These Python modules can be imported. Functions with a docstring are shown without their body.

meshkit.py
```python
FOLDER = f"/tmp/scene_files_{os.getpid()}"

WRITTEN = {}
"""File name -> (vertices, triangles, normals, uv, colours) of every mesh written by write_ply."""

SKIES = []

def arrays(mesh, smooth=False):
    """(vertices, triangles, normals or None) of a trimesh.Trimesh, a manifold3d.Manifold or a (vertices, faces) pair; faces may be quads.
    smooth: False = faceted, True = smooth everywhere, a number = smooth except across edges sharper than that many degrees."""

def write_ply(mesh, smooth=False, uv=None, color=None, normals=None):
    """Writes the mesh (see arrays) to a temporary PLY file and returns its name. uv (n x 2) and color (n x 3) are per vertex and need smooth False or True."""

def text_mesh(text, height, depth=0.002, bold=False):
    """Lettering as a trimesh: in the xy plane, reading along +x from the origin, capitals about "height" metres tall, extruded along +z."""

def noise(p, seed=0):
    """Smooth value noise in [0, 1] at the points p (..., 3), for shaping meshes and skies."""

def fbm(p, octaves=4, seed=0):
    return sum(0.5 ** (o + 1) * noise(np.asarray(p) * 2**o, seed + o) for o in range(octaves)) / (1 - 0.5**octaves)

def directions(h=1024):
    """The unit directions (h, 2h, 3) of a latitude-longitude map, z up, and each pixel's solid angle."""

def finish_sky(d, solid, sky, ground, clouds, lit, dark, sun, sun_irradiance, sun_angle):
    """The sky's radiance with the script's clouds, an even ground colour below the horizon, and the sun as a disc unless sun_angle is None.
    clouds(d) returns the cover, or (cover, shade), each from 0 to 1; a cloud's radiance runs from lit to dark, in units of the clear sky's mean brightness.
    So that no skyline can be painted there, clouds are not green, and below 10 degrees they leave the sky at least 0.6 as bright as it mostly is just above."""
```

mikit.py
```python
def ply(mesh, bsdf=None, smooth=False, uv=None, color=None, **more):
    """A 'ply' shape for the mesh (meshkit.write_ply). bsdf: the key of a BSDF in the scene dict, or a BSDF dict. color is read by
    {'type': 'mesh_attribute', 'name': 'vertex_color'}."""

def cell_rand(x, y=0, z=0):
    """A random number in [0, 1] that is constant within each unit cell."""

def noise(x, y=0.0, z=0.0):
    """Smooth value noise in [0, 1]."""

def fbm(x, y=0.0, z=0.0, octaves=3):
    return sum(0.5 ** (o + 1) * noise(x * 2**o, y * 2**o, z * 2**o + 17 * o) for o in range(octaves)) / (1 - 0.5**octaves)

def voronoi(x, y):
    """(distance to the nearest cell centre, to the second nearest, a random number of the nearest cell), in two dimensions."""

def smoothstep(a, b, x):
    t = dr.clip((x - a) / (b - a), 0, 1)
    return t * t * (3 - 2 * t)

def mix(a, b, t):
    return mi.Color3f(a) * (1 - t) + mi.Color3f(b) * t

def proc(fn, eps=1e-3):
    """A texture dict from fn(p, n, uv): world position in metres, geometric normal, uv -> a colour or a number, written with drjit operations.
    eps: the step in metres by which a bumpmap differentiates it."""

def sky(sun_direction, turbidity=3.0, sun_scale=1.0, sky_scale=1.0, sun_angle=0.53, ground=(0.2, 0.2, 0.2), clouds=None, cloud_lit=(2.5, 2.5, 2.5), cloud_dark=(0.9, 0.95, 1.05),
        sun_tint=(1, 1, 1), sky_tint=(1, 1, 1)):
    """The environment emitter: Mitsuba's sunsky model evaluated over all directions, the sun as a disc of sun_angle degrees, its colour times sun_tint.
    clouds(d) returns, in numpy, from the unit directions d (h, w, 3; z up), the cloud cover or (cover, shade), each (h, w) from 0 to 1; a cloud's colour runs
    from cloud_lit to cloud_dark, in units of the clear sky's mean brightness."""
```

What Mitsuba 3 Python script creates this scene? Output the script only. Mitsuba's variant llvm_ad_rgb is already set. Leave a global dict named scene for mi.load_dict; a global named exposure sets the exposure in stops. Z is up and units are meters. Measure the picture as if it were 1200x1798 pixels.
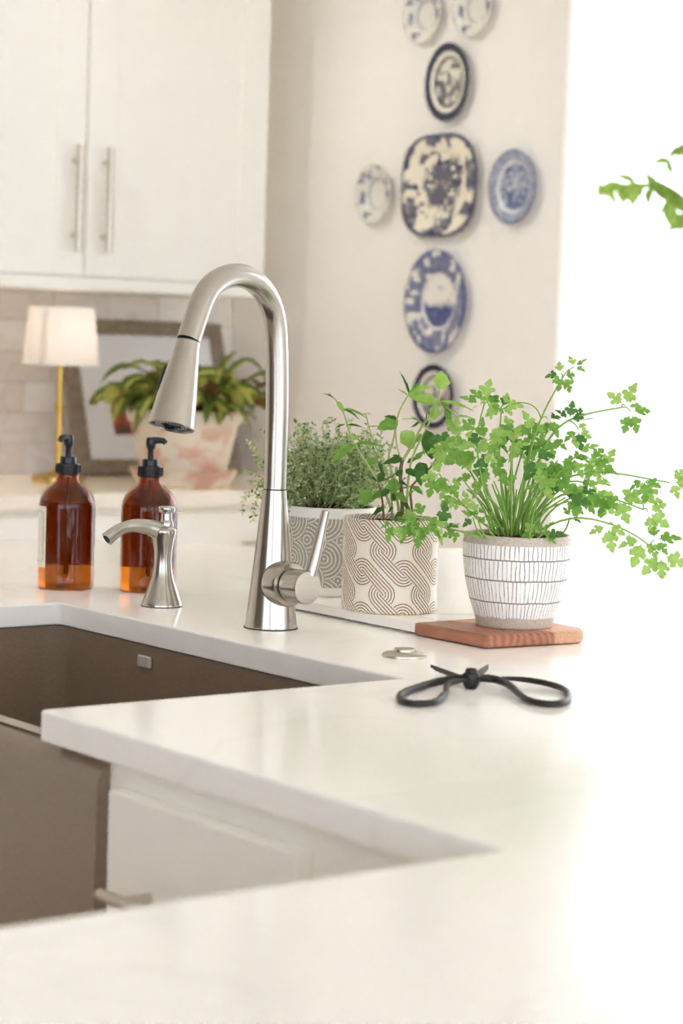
import math, random
import numpy as np
import trimesh
import shapely
from shapely.geometry import Polygon, box as sbox
import drjit as dr
import mitsuba as mi
import mikit
from mikit import proc, ply, noise, fbm, voronoi, smoothstep, mix, cell_rand
import meshkit

# ------------------------------------------------------------------ camera, sky, light, exposure
Z0 = 0.92                      # height of the worktops above the floor; all z below are relative to it
EYE = np.array([0.0, 0.0, Z0 + 0.34])
YAW, PITCH, ROLL = 0.6553, 0.07594, 0.0317
FWD = np.array([math.sin(YAW) * math.cos(PITCH), math.cos(YAW) * math.cos(PITCH), -math.sin(PITCH)])
_R = np.array([math.cos(YAW), -math.sin(YAW), 0.0])
_U = np.cross(_R, FWD)
UP = -math.sin(ROLL) * _R + math.cos(ROLL) * _U
T = mi.ScalarTransform4f
scene, labels = {}, {}
scene['camera'] = {'type': 'thinlens', 'fov': math.degrees(2 * math.atan(600 / 3875)), 'fov_axis': 'x',
                   'to_world': T().look_at(origin=EYE.tolist(), target=(EYE + FWD).tolist(), up=UP.tolist()),
                   'aperture_radius': 0.0062, 'focus_distance': 2.62, 'near_clip': 0.02, 'far_clip': 200.0}
exposure = 4.97
scene['sky'] = mikit.sky((0.35, -0.75, 0.75), turbidity=3.0, sun_scale=0.0, sky_scale=1.0, ground=(0.62, 0.61, 0.58),
                         clouds=lambda d: np.ones(d.shape[:2]), cloud_lit=(0.915, 0.977, 1.118), cloud_dark=(1, 1, 1))

# ------------------------------------------------------------------ helpers
def lin(r, g=None, b=None):
    c = np.array([r, g if g is not None else r, b if b is not None else r], float) / 255
    return np.where(c <= 0.04045, c / 12.92, ((c + 0.055) / 1.055) ** 2.4).tolist()

def rgb(c): return {'type': 'rgb', 'value': [float(x) for x in c]}

def mat(key, color, rough=0.5, metal=0.0, spec=0.5, **more):
    col = color if isinstance(color, dict) else rgb(color)
    scene[key] = {'type': 'twosided', 'b': {'type': 'principled', 'base_color': col, 'roughness': rough, 'metallic': metal, 'specular': spec, **more}}
    return key

def leafmat(key, color, rough=0.42, trans=0.55, **more):
    col = color if isinstance(color, dict) else rgb(color)
    scene[key] = {'type': 'principledthin', 'base_color': col, 'roughness': rough, 'diff_trans': trans, 'eta': 1.4, **more}
    return key

used = {}
def free(name):
    if name not in used:
        used[name] = 0
        return name
    used[name] += 1
    return f'{name}_{used[name]:03d}'

def lift(mesh):
    if isinstance(mesh, tuple):
        mesh = trimesh.Trimesh(mesh[0], mesh[1], process=False)
    m = mesh.copy()
    m.apply_translation([0, 0, Z0])
    return m

def obj(name, mesh, bsdf, parent=None, smooth=35, label=None, cat=None, group=None, kind=None, uv=None, **more):
    """One entry of the scene: a thing, a part (parent given) or a piece of the setting."""
    key = free(parent + '__' + name if parent else name)
    scene[key] = ply(lift(mesh), bsdf, smooth, uv=uv, **more)
    said(key, label, cat, group, kind)
    return key

def said(key, label=None, cat=None, group=None, kind=None):
    d = {k: v for k, v in (('label', label), ('category', cat), ('group', group), ('kind', kind)) if v}
    if d:
        labels[key] = d

def thing(name, label, cat, group=None):
    key = free(name)
    said(key, label, cat, group)
    return key

def cat_(ms): return trimesh.util.concatenate([m if isinstance(m, trimesh.Trimesh) else trimesh.Trimesh(m[0], m[1], process=False) for m in ms])

def box(x0, x1, y0, y1, z0, z1, c=0.0):
    if c <= 0:
        m = trimesh.creation.box((x1 - x0, y1 - y0, z1 - z0))
        m.apply_translation([(x0 + x1) / 2, (y0 + y1) / 2, (z0 + z1) / 2])
        return m
    pts = []
    for sx, x in ((1, x0), (-1, x1)):
        for sy, y in ((1, y0), (-1, y1)):
            for sz, z in ((1, z0), (-1, z1)):
                pts += [(x, y + sy * c, z + sz * c), (x + sx * c, y, z + sz * c), (x + sx * c, y + sy * c, z)]
    return trimesh.convex.convex_hull(np.array(pts))

def lathe(profile, n=64, at=(0, 0, 0)):
    m = trimesh.creation.revolve(np.array(profile, float), sections=n)
    m.apply_translation(at)
    return m

def frame_of(d, up=(0, 0, 1)):
    d = np.asarray(d, float); d = d / np.linalg.norm(d)
    a = np.cross(up, d)
    if np.linalg.norm(a) < 1e-6:
        a = np.cross((1, 0, 0), d)
    a /= np.linalg.norm(a)
    return a, np.cross(d, a), d

def orient(mesh, d, at=(0, 0, 0)):
    """Turns the mesh's z axis to d and moves it."""
    a, b, c = frame_of(d)
    M = np.eye(4); M[:3, 0], M[:3, 1], M[:3, 2], M[:3, 3] = a, b, c, at
    m = mesh.copy(); m.apply_transform(M)
    return m

def tube(pts, radii, n=12, caps=True, flat=1.0, ref=None):
    p = np.asarray(pts, float)
    r = np.broadcast_to(np.asarray(radii, float), (len(p),))
    t = np.gradient(p, axis=0); t /= np.linalg.norm(t, axis=1, keepdims=True) + 1e-12
    a = np.cross(t[0], ref if ref is not None else ((0, 0, 1) if abs(t[0][2]) < 0.9 else (1, 0, 0)))
    rows = []
    ang = np.arange(n) * 2 * np.pi / n
    for i in range(len(p)):
        a = a - t[i] * (a @ t[i]); a /= np.linalg.norm(a)
        b = np.cross(t[i], a)
        rows.append(p[i] + r[i] * (np.cos(ang)[:, None] * a + flat * np.sin(ang)[:, None] * b))
    v = np.vstack(rows)
    f = []
    for i in range(len(p) - 1):
        for j in range(n):
            k = (j + 1) % n
            f += [(i * n + j, i * n + k, (i + 1) * n + k), (i * n + j, (i + 1) * n + k, (i + 1) * n + j)]
    if caps:
        v = np.vstack([v, p[0], p[-1]])
        m = len(v) - 2
        for j in range(n):
            k = (j + 1) % n
            f += [(m, k, j), (m + 1, (len(p) - 1) * n + j, (len(p) - 1) * n + k)]
    return trimesh.Trimesh(v, f, process=False)

def bez(p0, p1, p2, n=10):
    t = np.linspace(0, 1, n)[:, None]
    return (1 - t) ** 2 * np.array(p0) + 2 * t * (1 - t) * np.array(p1) + t * t * np.array(p2)

def spline(pts, n=40):
    from scipy.interpolate import CubicSpline
    p = np.asarray(pts, float)
    s = np.r_[0, np.cumsum(np.linalg.norm(np.diff(p, axis=0), axis=1))]
    return CubicSpline(s, p, bc_type='natural')(np.linspace(0, s[-1], n))

def slab(poly, z0, z1, c=0.002, steps=3):
    """A prism over a shapely polygon with rounded upper and lower edges."""
    rings = [np.array(poly.exterior.coords)[:-1]] + [np.array(i.coords)[:-1] for i in poly.interiors]
    prof = [(c * (1 - math.sin(a)), z0 + c * (1 - math.cos(a))) for a in np.linspace(0, math.pi / 2, steps + 1)]
    prof = prof + [(o, z1 - (z - z0)) for o, z in prof[::-1]]
    meshes = []
    for k, ring in enumerate(rings):
        p2 = Polygon(ring)
        if (p2.exterior.is_ccw) != (k == 0):
            ring = ring[::-1]
        e = np.roll(ring, -1, 0) - ring; e /= np.linalg.norm(e, axis=1, keepdims=True)
        nrm = np.stack([-e[:, 1], e[:, 0]], 1)
        prev = np.roll(nrm, 1, 0)
        mit = (nrm + prev) / (1 + (nrm * prev).sum(1, keepdims=True))
        n = len(ring)
        v = np.vstack([np.c_[ring + mit * o, np.full(n, z)] for o, z in prof])
        f = []
        for i in range(len(prof) - 1):
            for j in range(n):
                q = (j + 1) % n
                f += [(i * n + j, i * n + q, (i + 1) * n + q), (i * n + j, (i + 1) * n + q, (i + 1) * n + j)]
        meshes.append(trimesh.Trimesh(v, f, process=False))
    inner = poly.buffer(-c, join_style='mitre')
    v2, f2 = trimesh.creation.triangulate_polygon(inner, engine='earcut')
    meshes.append(trimesh.Trimesh(np.c_[v2, np.full(len(v2), z1)], f2, process=False))
    meshes.append(trimesh.Trimesh(np.c_[v2, np.full(len(v2), z0)], np.array(f2)[:, ::-1], process=False))
    for m in meshes[-2:]:
        want = 1 if m is meshes[-2] else -1
        if len(m.faces) and m.face_normals[:, 2].mean() * want < 0:
            m.invert()
    return cat_(meshes)

def rounded(poly, r):
    return poly.buffer(-r).buffer(2 * r, quad_segs=6).buffer(-r, quad_segs=6).simplify(0.0002)

# ------------------------------------------------------------------ materials
mat('paint_wall', lin(244, 240, 233), 0.9, spec=0.2)
mat('paint_ceiling', lin(243, 242, 238), 0.95, spec=0.2)
mat('paint_cabinet', lin(240, 238, 231), 0.35, spec=0.4)
mat('white_trim', lin(243, 242, 239), 0.4, spec=0.4)

def quartz_fn(p, n, uv):
    a = fbm(p.x * 5 + 3, p.y * 5, p.z * 5, 3)
    v = dr.abs(fbm(p.x * 4.3 + a * 2.0, p.y * 4.3 + 7, p.z * 4.3, 3) - 0.5)
    vein = 1 - smoothstep(0.0, 0.03, v)
    speck = noise(p.x * 220, p.y * 220, p.z * 220)
    c = mix(lin(243, 241, 236), lin(205, 200, 192), vein * 0.2 * a)
    return c * (0.985 + 0.02 * speck)
mat('quartz', proc(quartz_fn), 0.13, spec=0.5)

def floor_fn(p, n, uv):
    i = dr.floor(p.x / 0.13)
    r = cell_rand(i, dr.floor((p.y + cell_rand(i) * 1.7) / 1.6))
    g = fbm(p.x * 90, p.y * 4, r * 30, 3)
    return mix(lin(196, 180, 160), lin(216, 202, 184), g) * (0.88 + 0.2 * r)
mat('oak_floor', proc(floor_fn), 0.4)

def composite_fn(p, n, uv):
    s = noise(p.x * 900, p.y * 900, p.z * 900)
    return mix(lin(116, 100, 84), lin(134, 118, 102), s)
mat('sink_composite', proc(composite_fn), 0.18, spec=0.9)
def nickel_fn(p, n, uv):
    return mix((0.50, 0.465, 0.41), (0.58, 0.545, 0.49), noise(p.x * 60, p.y * 60, p.z * 3000))
mat('brushed_nickel', proc(nickel_fn), 0.21, 1.0)
mat('bright_steel', (0.62, 0.61, 0.59), 0.18, 1.0)
mat('handle_nickel', lin(208, 200, 186), 0.32, 1.0)
mat('brass', lin(214, 178, 96), 0.28, 1.0)
mat('dark_gap', lin(38, 36, 34), 0.6)
mat('black_plastic', lin(24, 25, 28), 0.3)
mat('black_iron', lin(52, 49, 46), 0.38, 0.6)
def soil_fn(p, n, uv):
    return mix(lin(38, 26, 20), lin(92, 70, 56), noise(p.x * 500, p.y * 500, p.z * 500))
mat('soil', proc(soil_fn), 0.95, spec=0.1)

# ------------------------------------------------------------------ the setting
def holed(u0, u1, z0, z1, holes):
    """Boxes (u0,u1,z0,z1) around window holes that share one height."""
    zs0, zs1 = holes[0][2], holes[0][3]
    out = [(u0, u1, z0, zs0), (u0, u1, zs1, z1)]
    at = u0
    for a, b, _, _ in holes:
        out.append((at, a, zs0, zs1)); at = b
    out.append((at, u1, zs0, zs1))
    return out
XL, XR, YF, YB, ZF, ZC = -3.4, 4.4, -3.0, 4.75, -Z0, 1.78
XS, YE = 3.27, 3.51            # plate wall: its face and its end
obj('floor', box(XL - .2, XR + .2, YF - .2, YB + .2, ZF - .1, ZF), 'oak_floor', smooth=False, kind='structure')
obj('ceiling', box(XL - .2, XR + .2, YF - .2, YB + .2, ZC, ZC + .1), 'paint_ceiling', smooth=False, kind='structure')
wall_back = obj('wall_back', cat_([box(XL - .2, 3.40, YB, YB + .2, ZF, ZC), box(4.34, XR + .2, YB, YB + .2, ZF, ZC), box(3.40, 4.34, YB, YB + .2, ZF, -.84), box(3.40, 4.34, YB, YB + .2, 1.45, ZC)]), 'paint_wall', smooth=False, kind='structure')
WL = [(-2.8, 0.6, -.6, 1.6)]
obj('wall_left', cat_([box(XL - .2, XL, a, b, c, d) for a, b, c, d in holed(YF, YB, ZF, ZC, WL)]), mat('paint_greige', lin(128, 118, 106), .9, spec=.2), smooth=False, kind='structure')
obj('wall_right', box(XS, XS + .11, YE, YB, ZF, ZC, 0.006), 'paint_wall', smooth=False, kind='structure')

W = [(1.5, 4.68, -.84, 1.45)]
obj('wall_window', cat_([box(XR, XR + .2, a, b, c, d) for a, b, c, d in holed(YF, YB, ZF, ZC, W)]), 'white_trim', smooth=False, kind='structure')
WF = [(-2.4, 0.2, -.84, 1.6), (0.5, 4.1, -.84, 1.6)]
obj('wall_front', cat_([box(a, b, YF - .2, YF, c, d) for a, b, c, d in holed(XL, XR, ZF, ZC, WF)]), 'white_trim', smooth=False, kind='structure')
def window(k, along_y, a, b, c, d):
    t = .05
    fr = [(a, a + t, c, d), (b - t, b, c, d), (a, b, c, c + t), (a, b, d - t, d)]
    if along_y is None: ms = [box(XL - .14, XL - .06, u0, u1, w0, w1) for u0, u1, w0, w1 in fr]
    elif along_y: ms = [box(XR + .06, XR + .14, u0, u1, w0, w1) for u0, u1, w0, w1 in fr]
    else: ms = [box(u0, u1, YF - .14, YF - .06, w0, w1) for u0, u1, w0, w1 in fr]
    obj(f'window_{k}', cat_(ms), 'white_trim', smooth=False, kind='structure')
obj('window_5', cat_([box(a, b, YB + .06, YB + .14, c, d) for a, b, c, d in ((3.40, 3.43, -.84, 1.45), (4.31, 4.34, -.84, 1.45), (3.40, 4.34, -.84, -.8), (3.40, 4.34, 1.41, 1.45))]), 'white_trim', smooth=False, kind='structure')
for k, w in enumerate(W): window(k + 1, True, *w)
for k, w in enumerate(WF): window(k + 2, False, *w)
window(4, None, *WL[0])

# a small ceiling spotlight turned to the plates
spot = thing('ceiling_spotlight', 'small white ceiling spotlight turned towards the plates on the wall', 'spotlight')
SP, ST = np.array([1.85, 4.06, 1.66]), np.array([3.27, 3.95, .55])
sd_ = (ST - SP) / np.linalg.norm(ST - SP)
obj('canopy', lathe([(0, 1.765), (.045, 1.765), (.045, 1.7795), (0, 1.7795)], 32, (SP[0], SP[1], 0)), 'white_trim', spot)
obj('housing', orient(lathe([(.030, -.07), (.034, -.068), (.034, .045), (.030, .045), (.030, -.02), (0, -.02)], 32), sd_, SP), 'white_trim', spot)
obj('stem', tube([SP + [0, 0, .0], SP + [0, 0, .11]], .008, 12), 'white_trim', spot)
scene['spot_light'] = {'type': 'spot', 'to_world': T().look_at(origin=(SP + sd_ * .05 + [0, 0, Z0]).tolist(), target=(ST + [0, 0, Z0]).tolist(), up=[0, 0, 1]),
                       'intensity': rgb((.054, .0525, .050)), "cutoff_angle": 34.0, "beam_width": 14.0}
# ------------------------------------------------------------------ island worktop, sink, cabinet
XF = 0.997                     # front edge of the sink run
outline = Polygon([(-0.9, .3), (2.95, .3), (2.95, 2.68), (2.42, 2.85), (2.11, 2.95), (2.0, 3.13), (1.76, 3.22), (XF, 3.45),
                   (XF, 2.434), (1.423, 2.434), (1.423, 1.739), (XF, 1.739), (XF, 1.1035), (-0.9, 1.1035)])
outline = rounded(outline, 0.006)
obj('island_worktop', slab(outline, -0.0285, 0, 0.0028), 'quartz', smooth=40,
    label='white quartz L-shaped island worktop with the sink cut into it', cat='worktop')

# farmhouse sink: apron, bowl with rounded inner corners
sink = thing('farmhouse_sink', 'taupe brown apron-front sink set under the white worktop', 'sink')
zr = -0.0295
yo0, yo1 = 1.642, 2.49
prof = [(XF + .036, zr)] + [(XF + .035 - .031 * math.sin(a), zr - .026 + .026 * math.cos(a)) for a in np.linspace(0, math.pi / 2, 11)] + [(XF + .004, -.27), (XF + .036, -.27)]
pp = Polygon(prof)
ap = trimesh.creation.extrude_polygon(pp, yo1 - yo0, engine='earcut')
ap.apply_transform(np.array([[1, 0, 0, 0], [0, 0, -1, yo1], [0, 1, 0, 0], [0, 0, 0, 1.0]]))
obj('apron', ap, 'sink_composite', sink, smooth=30)
def rrect(x0, y0, x1, y1, r): return sbox(x0 + r, y0 + r, x1 - r, y1 - r).buffer(r, quad_segs=8)
def ring_pts(poly, z): return np.c_[np.array(poly.exterior.coords)[:-1], np.full(len(poly.exterior.coords) - 1, z)]
layers = [(0.018, zr, 1), (0.0, zr, 0), (0.0, -.225, 0), (-.012, -.242, 0), (-.03, -.25, 0)]
vs = []
for off, z, _ in layers:
    base = rrect(XF + .0385, 1.733, 1.4265, 2.44, 0.03)
    r = np.array(base.exterior.coords)[:-1]
    cx, cy = r.mean(0)
    sc = 1 + off / np.array([.2, .35])
    vs.append(np.c_[(r - [cx, cy]) * sc + [cx, cy], np.full(len(r), z)])
n = len(vs[0]); v = np.vstack(vs + [np.array([[vs[-1][:, 0].mean(), vs[-1][:, 1].mean(), -.252]])]); f = []
for i in range(len(vs) - 1):
    for j in range(n):
        k = (j + 1) % n
        f += [(i * n + j, i * n + k, (i + 1) * n + k), (i * n + j, (i + 1) * n + k, (i + 1) * n + j)]
for j in range(n): f.append(((len(vs) - 1) * n + j, (len(vs) - 1) * n + (j + 1) % n, len(v) - 1))
obj('bowl', trimesh.Trimesh(v, f, process=False), 'sink_composite', sink, smooth=40)
obj('overflow_plate', box(1.4205, 1.4262, 2.218, 2.246, -.0565, -.0415, .002), mat('overflow_grey', lin(176, 168, 158), .35), sink, label='small pale grey overflow plate')
dr_ = lathe([(0, 0), (.045, 0), (.045, .004), (.038, .006), (0, .003)], 40, (1.22, 2.09, -.252))
obj('drain', dr_, 'bright_steel', sink, label='round steel drain')

cab = thing('island_cabinet', 'white island base cabinet with a slab drawer right of the sink', 'cabinet')
obj('carcass', cat_([box(1.045, 2.6, 1.10, 1.640, ZF + .1, -.029), box(1.45, 2.6, 1.64, 2.6, ZF + .1, -.029), box(1.06, 2.55, .42, 1.10, ZF + .1, -.029),
                     box(-.8, 1.06, .42, 1.045, ZF + .1, -.029), box(1.05, 1.45, 1.64, 2.6, ZF + .1, -.29), box(1.05, 1.7, 2.5, 3.15, ZF + .1, -.029), box(1.1, 2.5, .5, 2.5, ZF, ZF + .1)]), 'paint_cabinet', cab, smooth=False)
dw = obj('drawer', box(.9965, 1.0135, 1.3405, 1.6165, -.30, -.0512, .0022), 'paint_cabinet', cab, smooth=30)
pull = cat_([tube([(.968, 1.376, -.1316), (.968, 1.579, -.1316)], .0055, 14), tube([(.968, 1.545, -.1316), (.998, 1.545, -.1316)], .0045, 12), tube([(.968, 1.41, -.1316), (.998, 1.41, -.1316)], .0045, 12)])
# a sub-part of the drawer
key = free(dw + '__handle'); scene[key] = ply(lift(pull), 'handle_nickel', 40); said(key, 'satin nickel bar handle')
obj('face_frame', cat_([box(1.014, 1.046, 1.05, 1.347, -.82, -.0295, .001), box(1.014, 1.046, 1.05, 1.6415, -.82, -.0295, .001)]), 'paint_cabinet', cab, smooth=False)

# ------------------------------------------------------------------ far run: base cabinets, worktop, tiles, wall cabinet
CX0 = -2.5
far = thing('base_cabinet_run', 'white base cabinets along the far wall under the pale worktop', 'cabinet')
obj('carcass', box(CX0, XS - .003, 4.16, YB - .002, ZF + .1, -.034), 'paint_cabinet', far, smooth=False)
obj('plinth', box(CX0, XS - .003, 4.24, YB - .01, ZF, ZF + .1), 'paint_cabinet', far, smooth=False)
x = 3.24
while x > 0.5:
    d = obj('drawer', box(x - .535, x, 4.138, 4.16, -.19, -.05, .002), 'paint_cabinet', far, smooth=30)
    d2 = obj('door', box(x - .535, x, 4.138, 4.16, -.80, -.20, .002), 'paint_cabinet', far, smooth=30)
    key = free(d + '__handle'); scene[key] = ply(lift(tube([(x - .36, 4.11, -.12), (x - .175, 4.11, -.12)], .005, 10)), 'handle_nickel', 40)
    x -= .545
obj('far_worktop', box(CX0, XS - .002, 4.104, YB - .001, -.033, 0, .003), mat('far_quartz', lin(232, 222, 206), .06), smooth=30,
    label='pale quartz worktop along the tiled far wall', cat='worktop')
# marble tiles
def marble_fn(base):
    def fn(p, n, uv):
        a = fbm(p.x * 14, p.y * 14, p.z * 14, 3)
        v = 1 - smoothstep(0, .09, dr.abs(fbm(p.x * 8 + a * 1.5, p.y * 8 + 5, p.z * 8, 3) - .5))
        return mix(base, lin(196, 182, 170), v * .22 + .3 * a)
    return fn
mats = [mat(f'marble_tile_{i}', proc(marble_fn(b)), .22) for i, b in enumerate([lin(242, 238, 232), lin(234, 228, 221), lin(246, 243, 238), lin(230, 221, 212)])]
random.seed(5)
tw, th = .1524, .0746
for r in range(6):
    z0 = r * th
    x1 = XS - .002 - (tw / 2 if r % 2 else 0)
    if r % 2: spans = [(x1, XS - .002)]
    else: spans = []
    xx = x1
    while xx > 1.60:
        spans.append((xx - tw, xx)); xx -= tw
    for a, b in spans:
        g = .0012
        key = free('wall_back__tile')
        scene[key] = ply(lift(box(a + g, b - g, YB - .009 - random.random() * .0008, YB + .004, z0 + g, min(z0 + th, .4449) - g, .0012)), random.choice(mats), False)
obj('grout', box(1.62, XS - .001, YB - .004, YB + .002, .0, .4452), mat('grout', lin(205, 198, 188), .9), wall_back, smooth=False)

up = thing('wall_cabinet', 'white wall cabinet with two shaker doors above the tiled worktop', 'cabinet')
UX1, UF = 3.112, 4.402
obj('body', box(1.69, UX1, UF + .001, YB - .002, .4455, 1.775), 'paint_cabinet', up, smooth=False)
obj('light_rail', box(1.69, UX1, UF - .018, UF + .0005, .4455, .4735, .001), 'paint_cabinet', up, smooth=False)
def shaker(x0, x1, z0, z1, yf, hx):
    st, t = .078, .02
    m = [box(x0, x0 + st, yf, yf + t, z0, z1, .0015), box(x1 - st, x1, yf, yf + t, z0, z1, .0015),
         box(x0 + st - .001, x1 - st + .001, yf, yf + t, z1 - st, z1, .0012), box(x0 + st - .001, x1 - st + .001, yf + .0018, yf + t, z0, z0 + st, .0012)]
    d = obj('door', cat_(m), 'paint_cabinet', up, smooth=False)
    key = free(d + '__panel'); scene[key] = ply(lift(box(x0 + st - .003, x1 - st + .003, yf + .0035, yf + t - .002, z0 + .02, z1 - .02)), 'paint_cabinet', False)
    bar = cat_([tube([(hx, yf - .03, .529), (hx, yf - .03, .769)], .0080, 16)] + [tube([(hx, yf - .03, zz), (hx, yf + .001, zz)], .005, 12) for zz in (.5665, .7345)])
    key = free(d + '__handle'); scene[key] = ply(lift(bar), 'handle_nickel', 40); said(key, 'brushed nickel bar handle')
shaker(2.6085, UX1 - .003, .476, 1.76, UF - .0185, 2.652)
shaker(2.104, 2.6045, .476, 1.76, UF - .0185, 2.572)
shaker(1.693, 2.1, .476, 1.76, UF - .0185, 1.74)
# ------------------------------------------------------------------ taps on the worktop
FX, FY = 1.530, 2.122
tap = thing('kitchen_faucet', 'tall brushed nickel gooseneck faucet with a pull-down spray head behind the sink', 'faucet')
obj('base', lathe([(0, 0), (.0308, 0), (.0313, .0012), (.0309, .004), (.0262, .045), (.0218, .088), (.0178, .128), (.0148, .158), (.0141, .1648), (0, .1648)], 72, (FX, FY, 0)), 'brushed_nickel', tap, smooth=40)
obj('base_ring', lathe([(0, .0), (.0322, .0), (.0322, .0011), (0, .0011)], 64, (FX, FY, 0.0001)), 'dark_gap', tap, label='thin dark ring under the base')
obj('seam', lathe([(0, .1646), (.0132, .1646), (.0132, .1664), (0, .1664)], 48, (FX, FY, 0)), 'dark_gap', tap)
DV = np.array([-math.cos(math.radians(20)), -math.sin(math.radians(20)), 0])      # the spout is swung 20 degrees towards the camera side
def fp_(s, z): return np.array([FX, FY, z]) + DV * s
path = spline([fp_(0, .1662), fp_(0, .22), fp_(.001, .28), fp_(.005, .335), fp_(.0165, .3785), fp_(.0390, .4010), fp_(.0627, .4112), fp_(.0860, .4145), fp_(.105, .4130), fp_(.1235, .4080), fp_(.1455, .3955), fp_(.1635, .3700), fp_(.1795, .3384)], 80)
obj('spout', tube(path, .0136, 32, ref=(DV[1], -DV[0], 0)), 'brushed_nickel', tap, smooth=40)
J = path[-1]; E_ = fp_(.2075, .2432); ax = (E_ - J) / np.linalg.norm(E_ - J); LH = np.linalg.norm(E_ - J)
obj('seam', orient(lathe([(0, -.0002), (.0129, -.0002), (.0129, .0016), (0, .0016)], 40), ax, J), 'dark_gap', tap)
head = obj('spray_head', orient(lathe([(0, .0014), (.0138, .0014), (.0144, .010), (.0180, .036), (.0222, .066), (.0258, LH - .003), (.0263, LH), (.0255, LH + .0012), (.0234, LH + .0006), (.0229, LH - .003), (0, LH - .003)], 64), ax, J), 'brushed_nickel', tap, smooth=40)
def sub(parent, name, mesh, bsdf, smooth=35, label=None, kind=None, uv=None):
    k = free(parent + '__' + name); scene[k] = ply(lift(mesh), bsdf, smooth, uv=uv); said(k, label, kind=kind); return k
sub(head, 'spray_face', orient(lathe([(0, LH - .0031), (.0230, LH - .0031), (.0230, LH - .0012), (.0205, LH - .0006), (.0200, LH - .0022), (.0112, LH - .0022), (.0102, LH + .0010), (.0060, LH + .0042), (0, LH + .0046)], 48), ax, J), 'black_plastic', label='black spray face')
noz = []
for r, k in ((.0172, 30), (.0135, 24)):
    for i in range(k):
        a = 2 * math.pi * i / k
        c = trimesh.creation.cylinder(radius=.0008, height=.0024, sections=6); c.apply_translation((r * math.cos(a), r * math.sin(a), LH - .0014)); noz.append(c)
sub(head, 'nozzles', orient(cat_(noz), ax, J), mat('nozzle_grey', lin(190, 188, 184), .4), kind='stuff')
a_, b_, _ = frame_of(ax)
side = np.array([-.72, .70, 0.]); side = side - ax * (side @ ax); side /= np.linalg.norm(side)
btn = tube([J + ax * .031 + side * .0172, J + ax * .038 + side * .0188, J + ax * .055 + side * .0212, J + ax * .062 + side * .0214], [.002, .0034, .0034, .002], 12)
sub(head, 'toggle', btn, 'black_plastic', label='black spray toggle on the far side')
hz = .0555
def along_y(prof, y0): return orient(lathe(prof, 56), (0, -1, 0), (FX, y0, hz))
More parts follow.
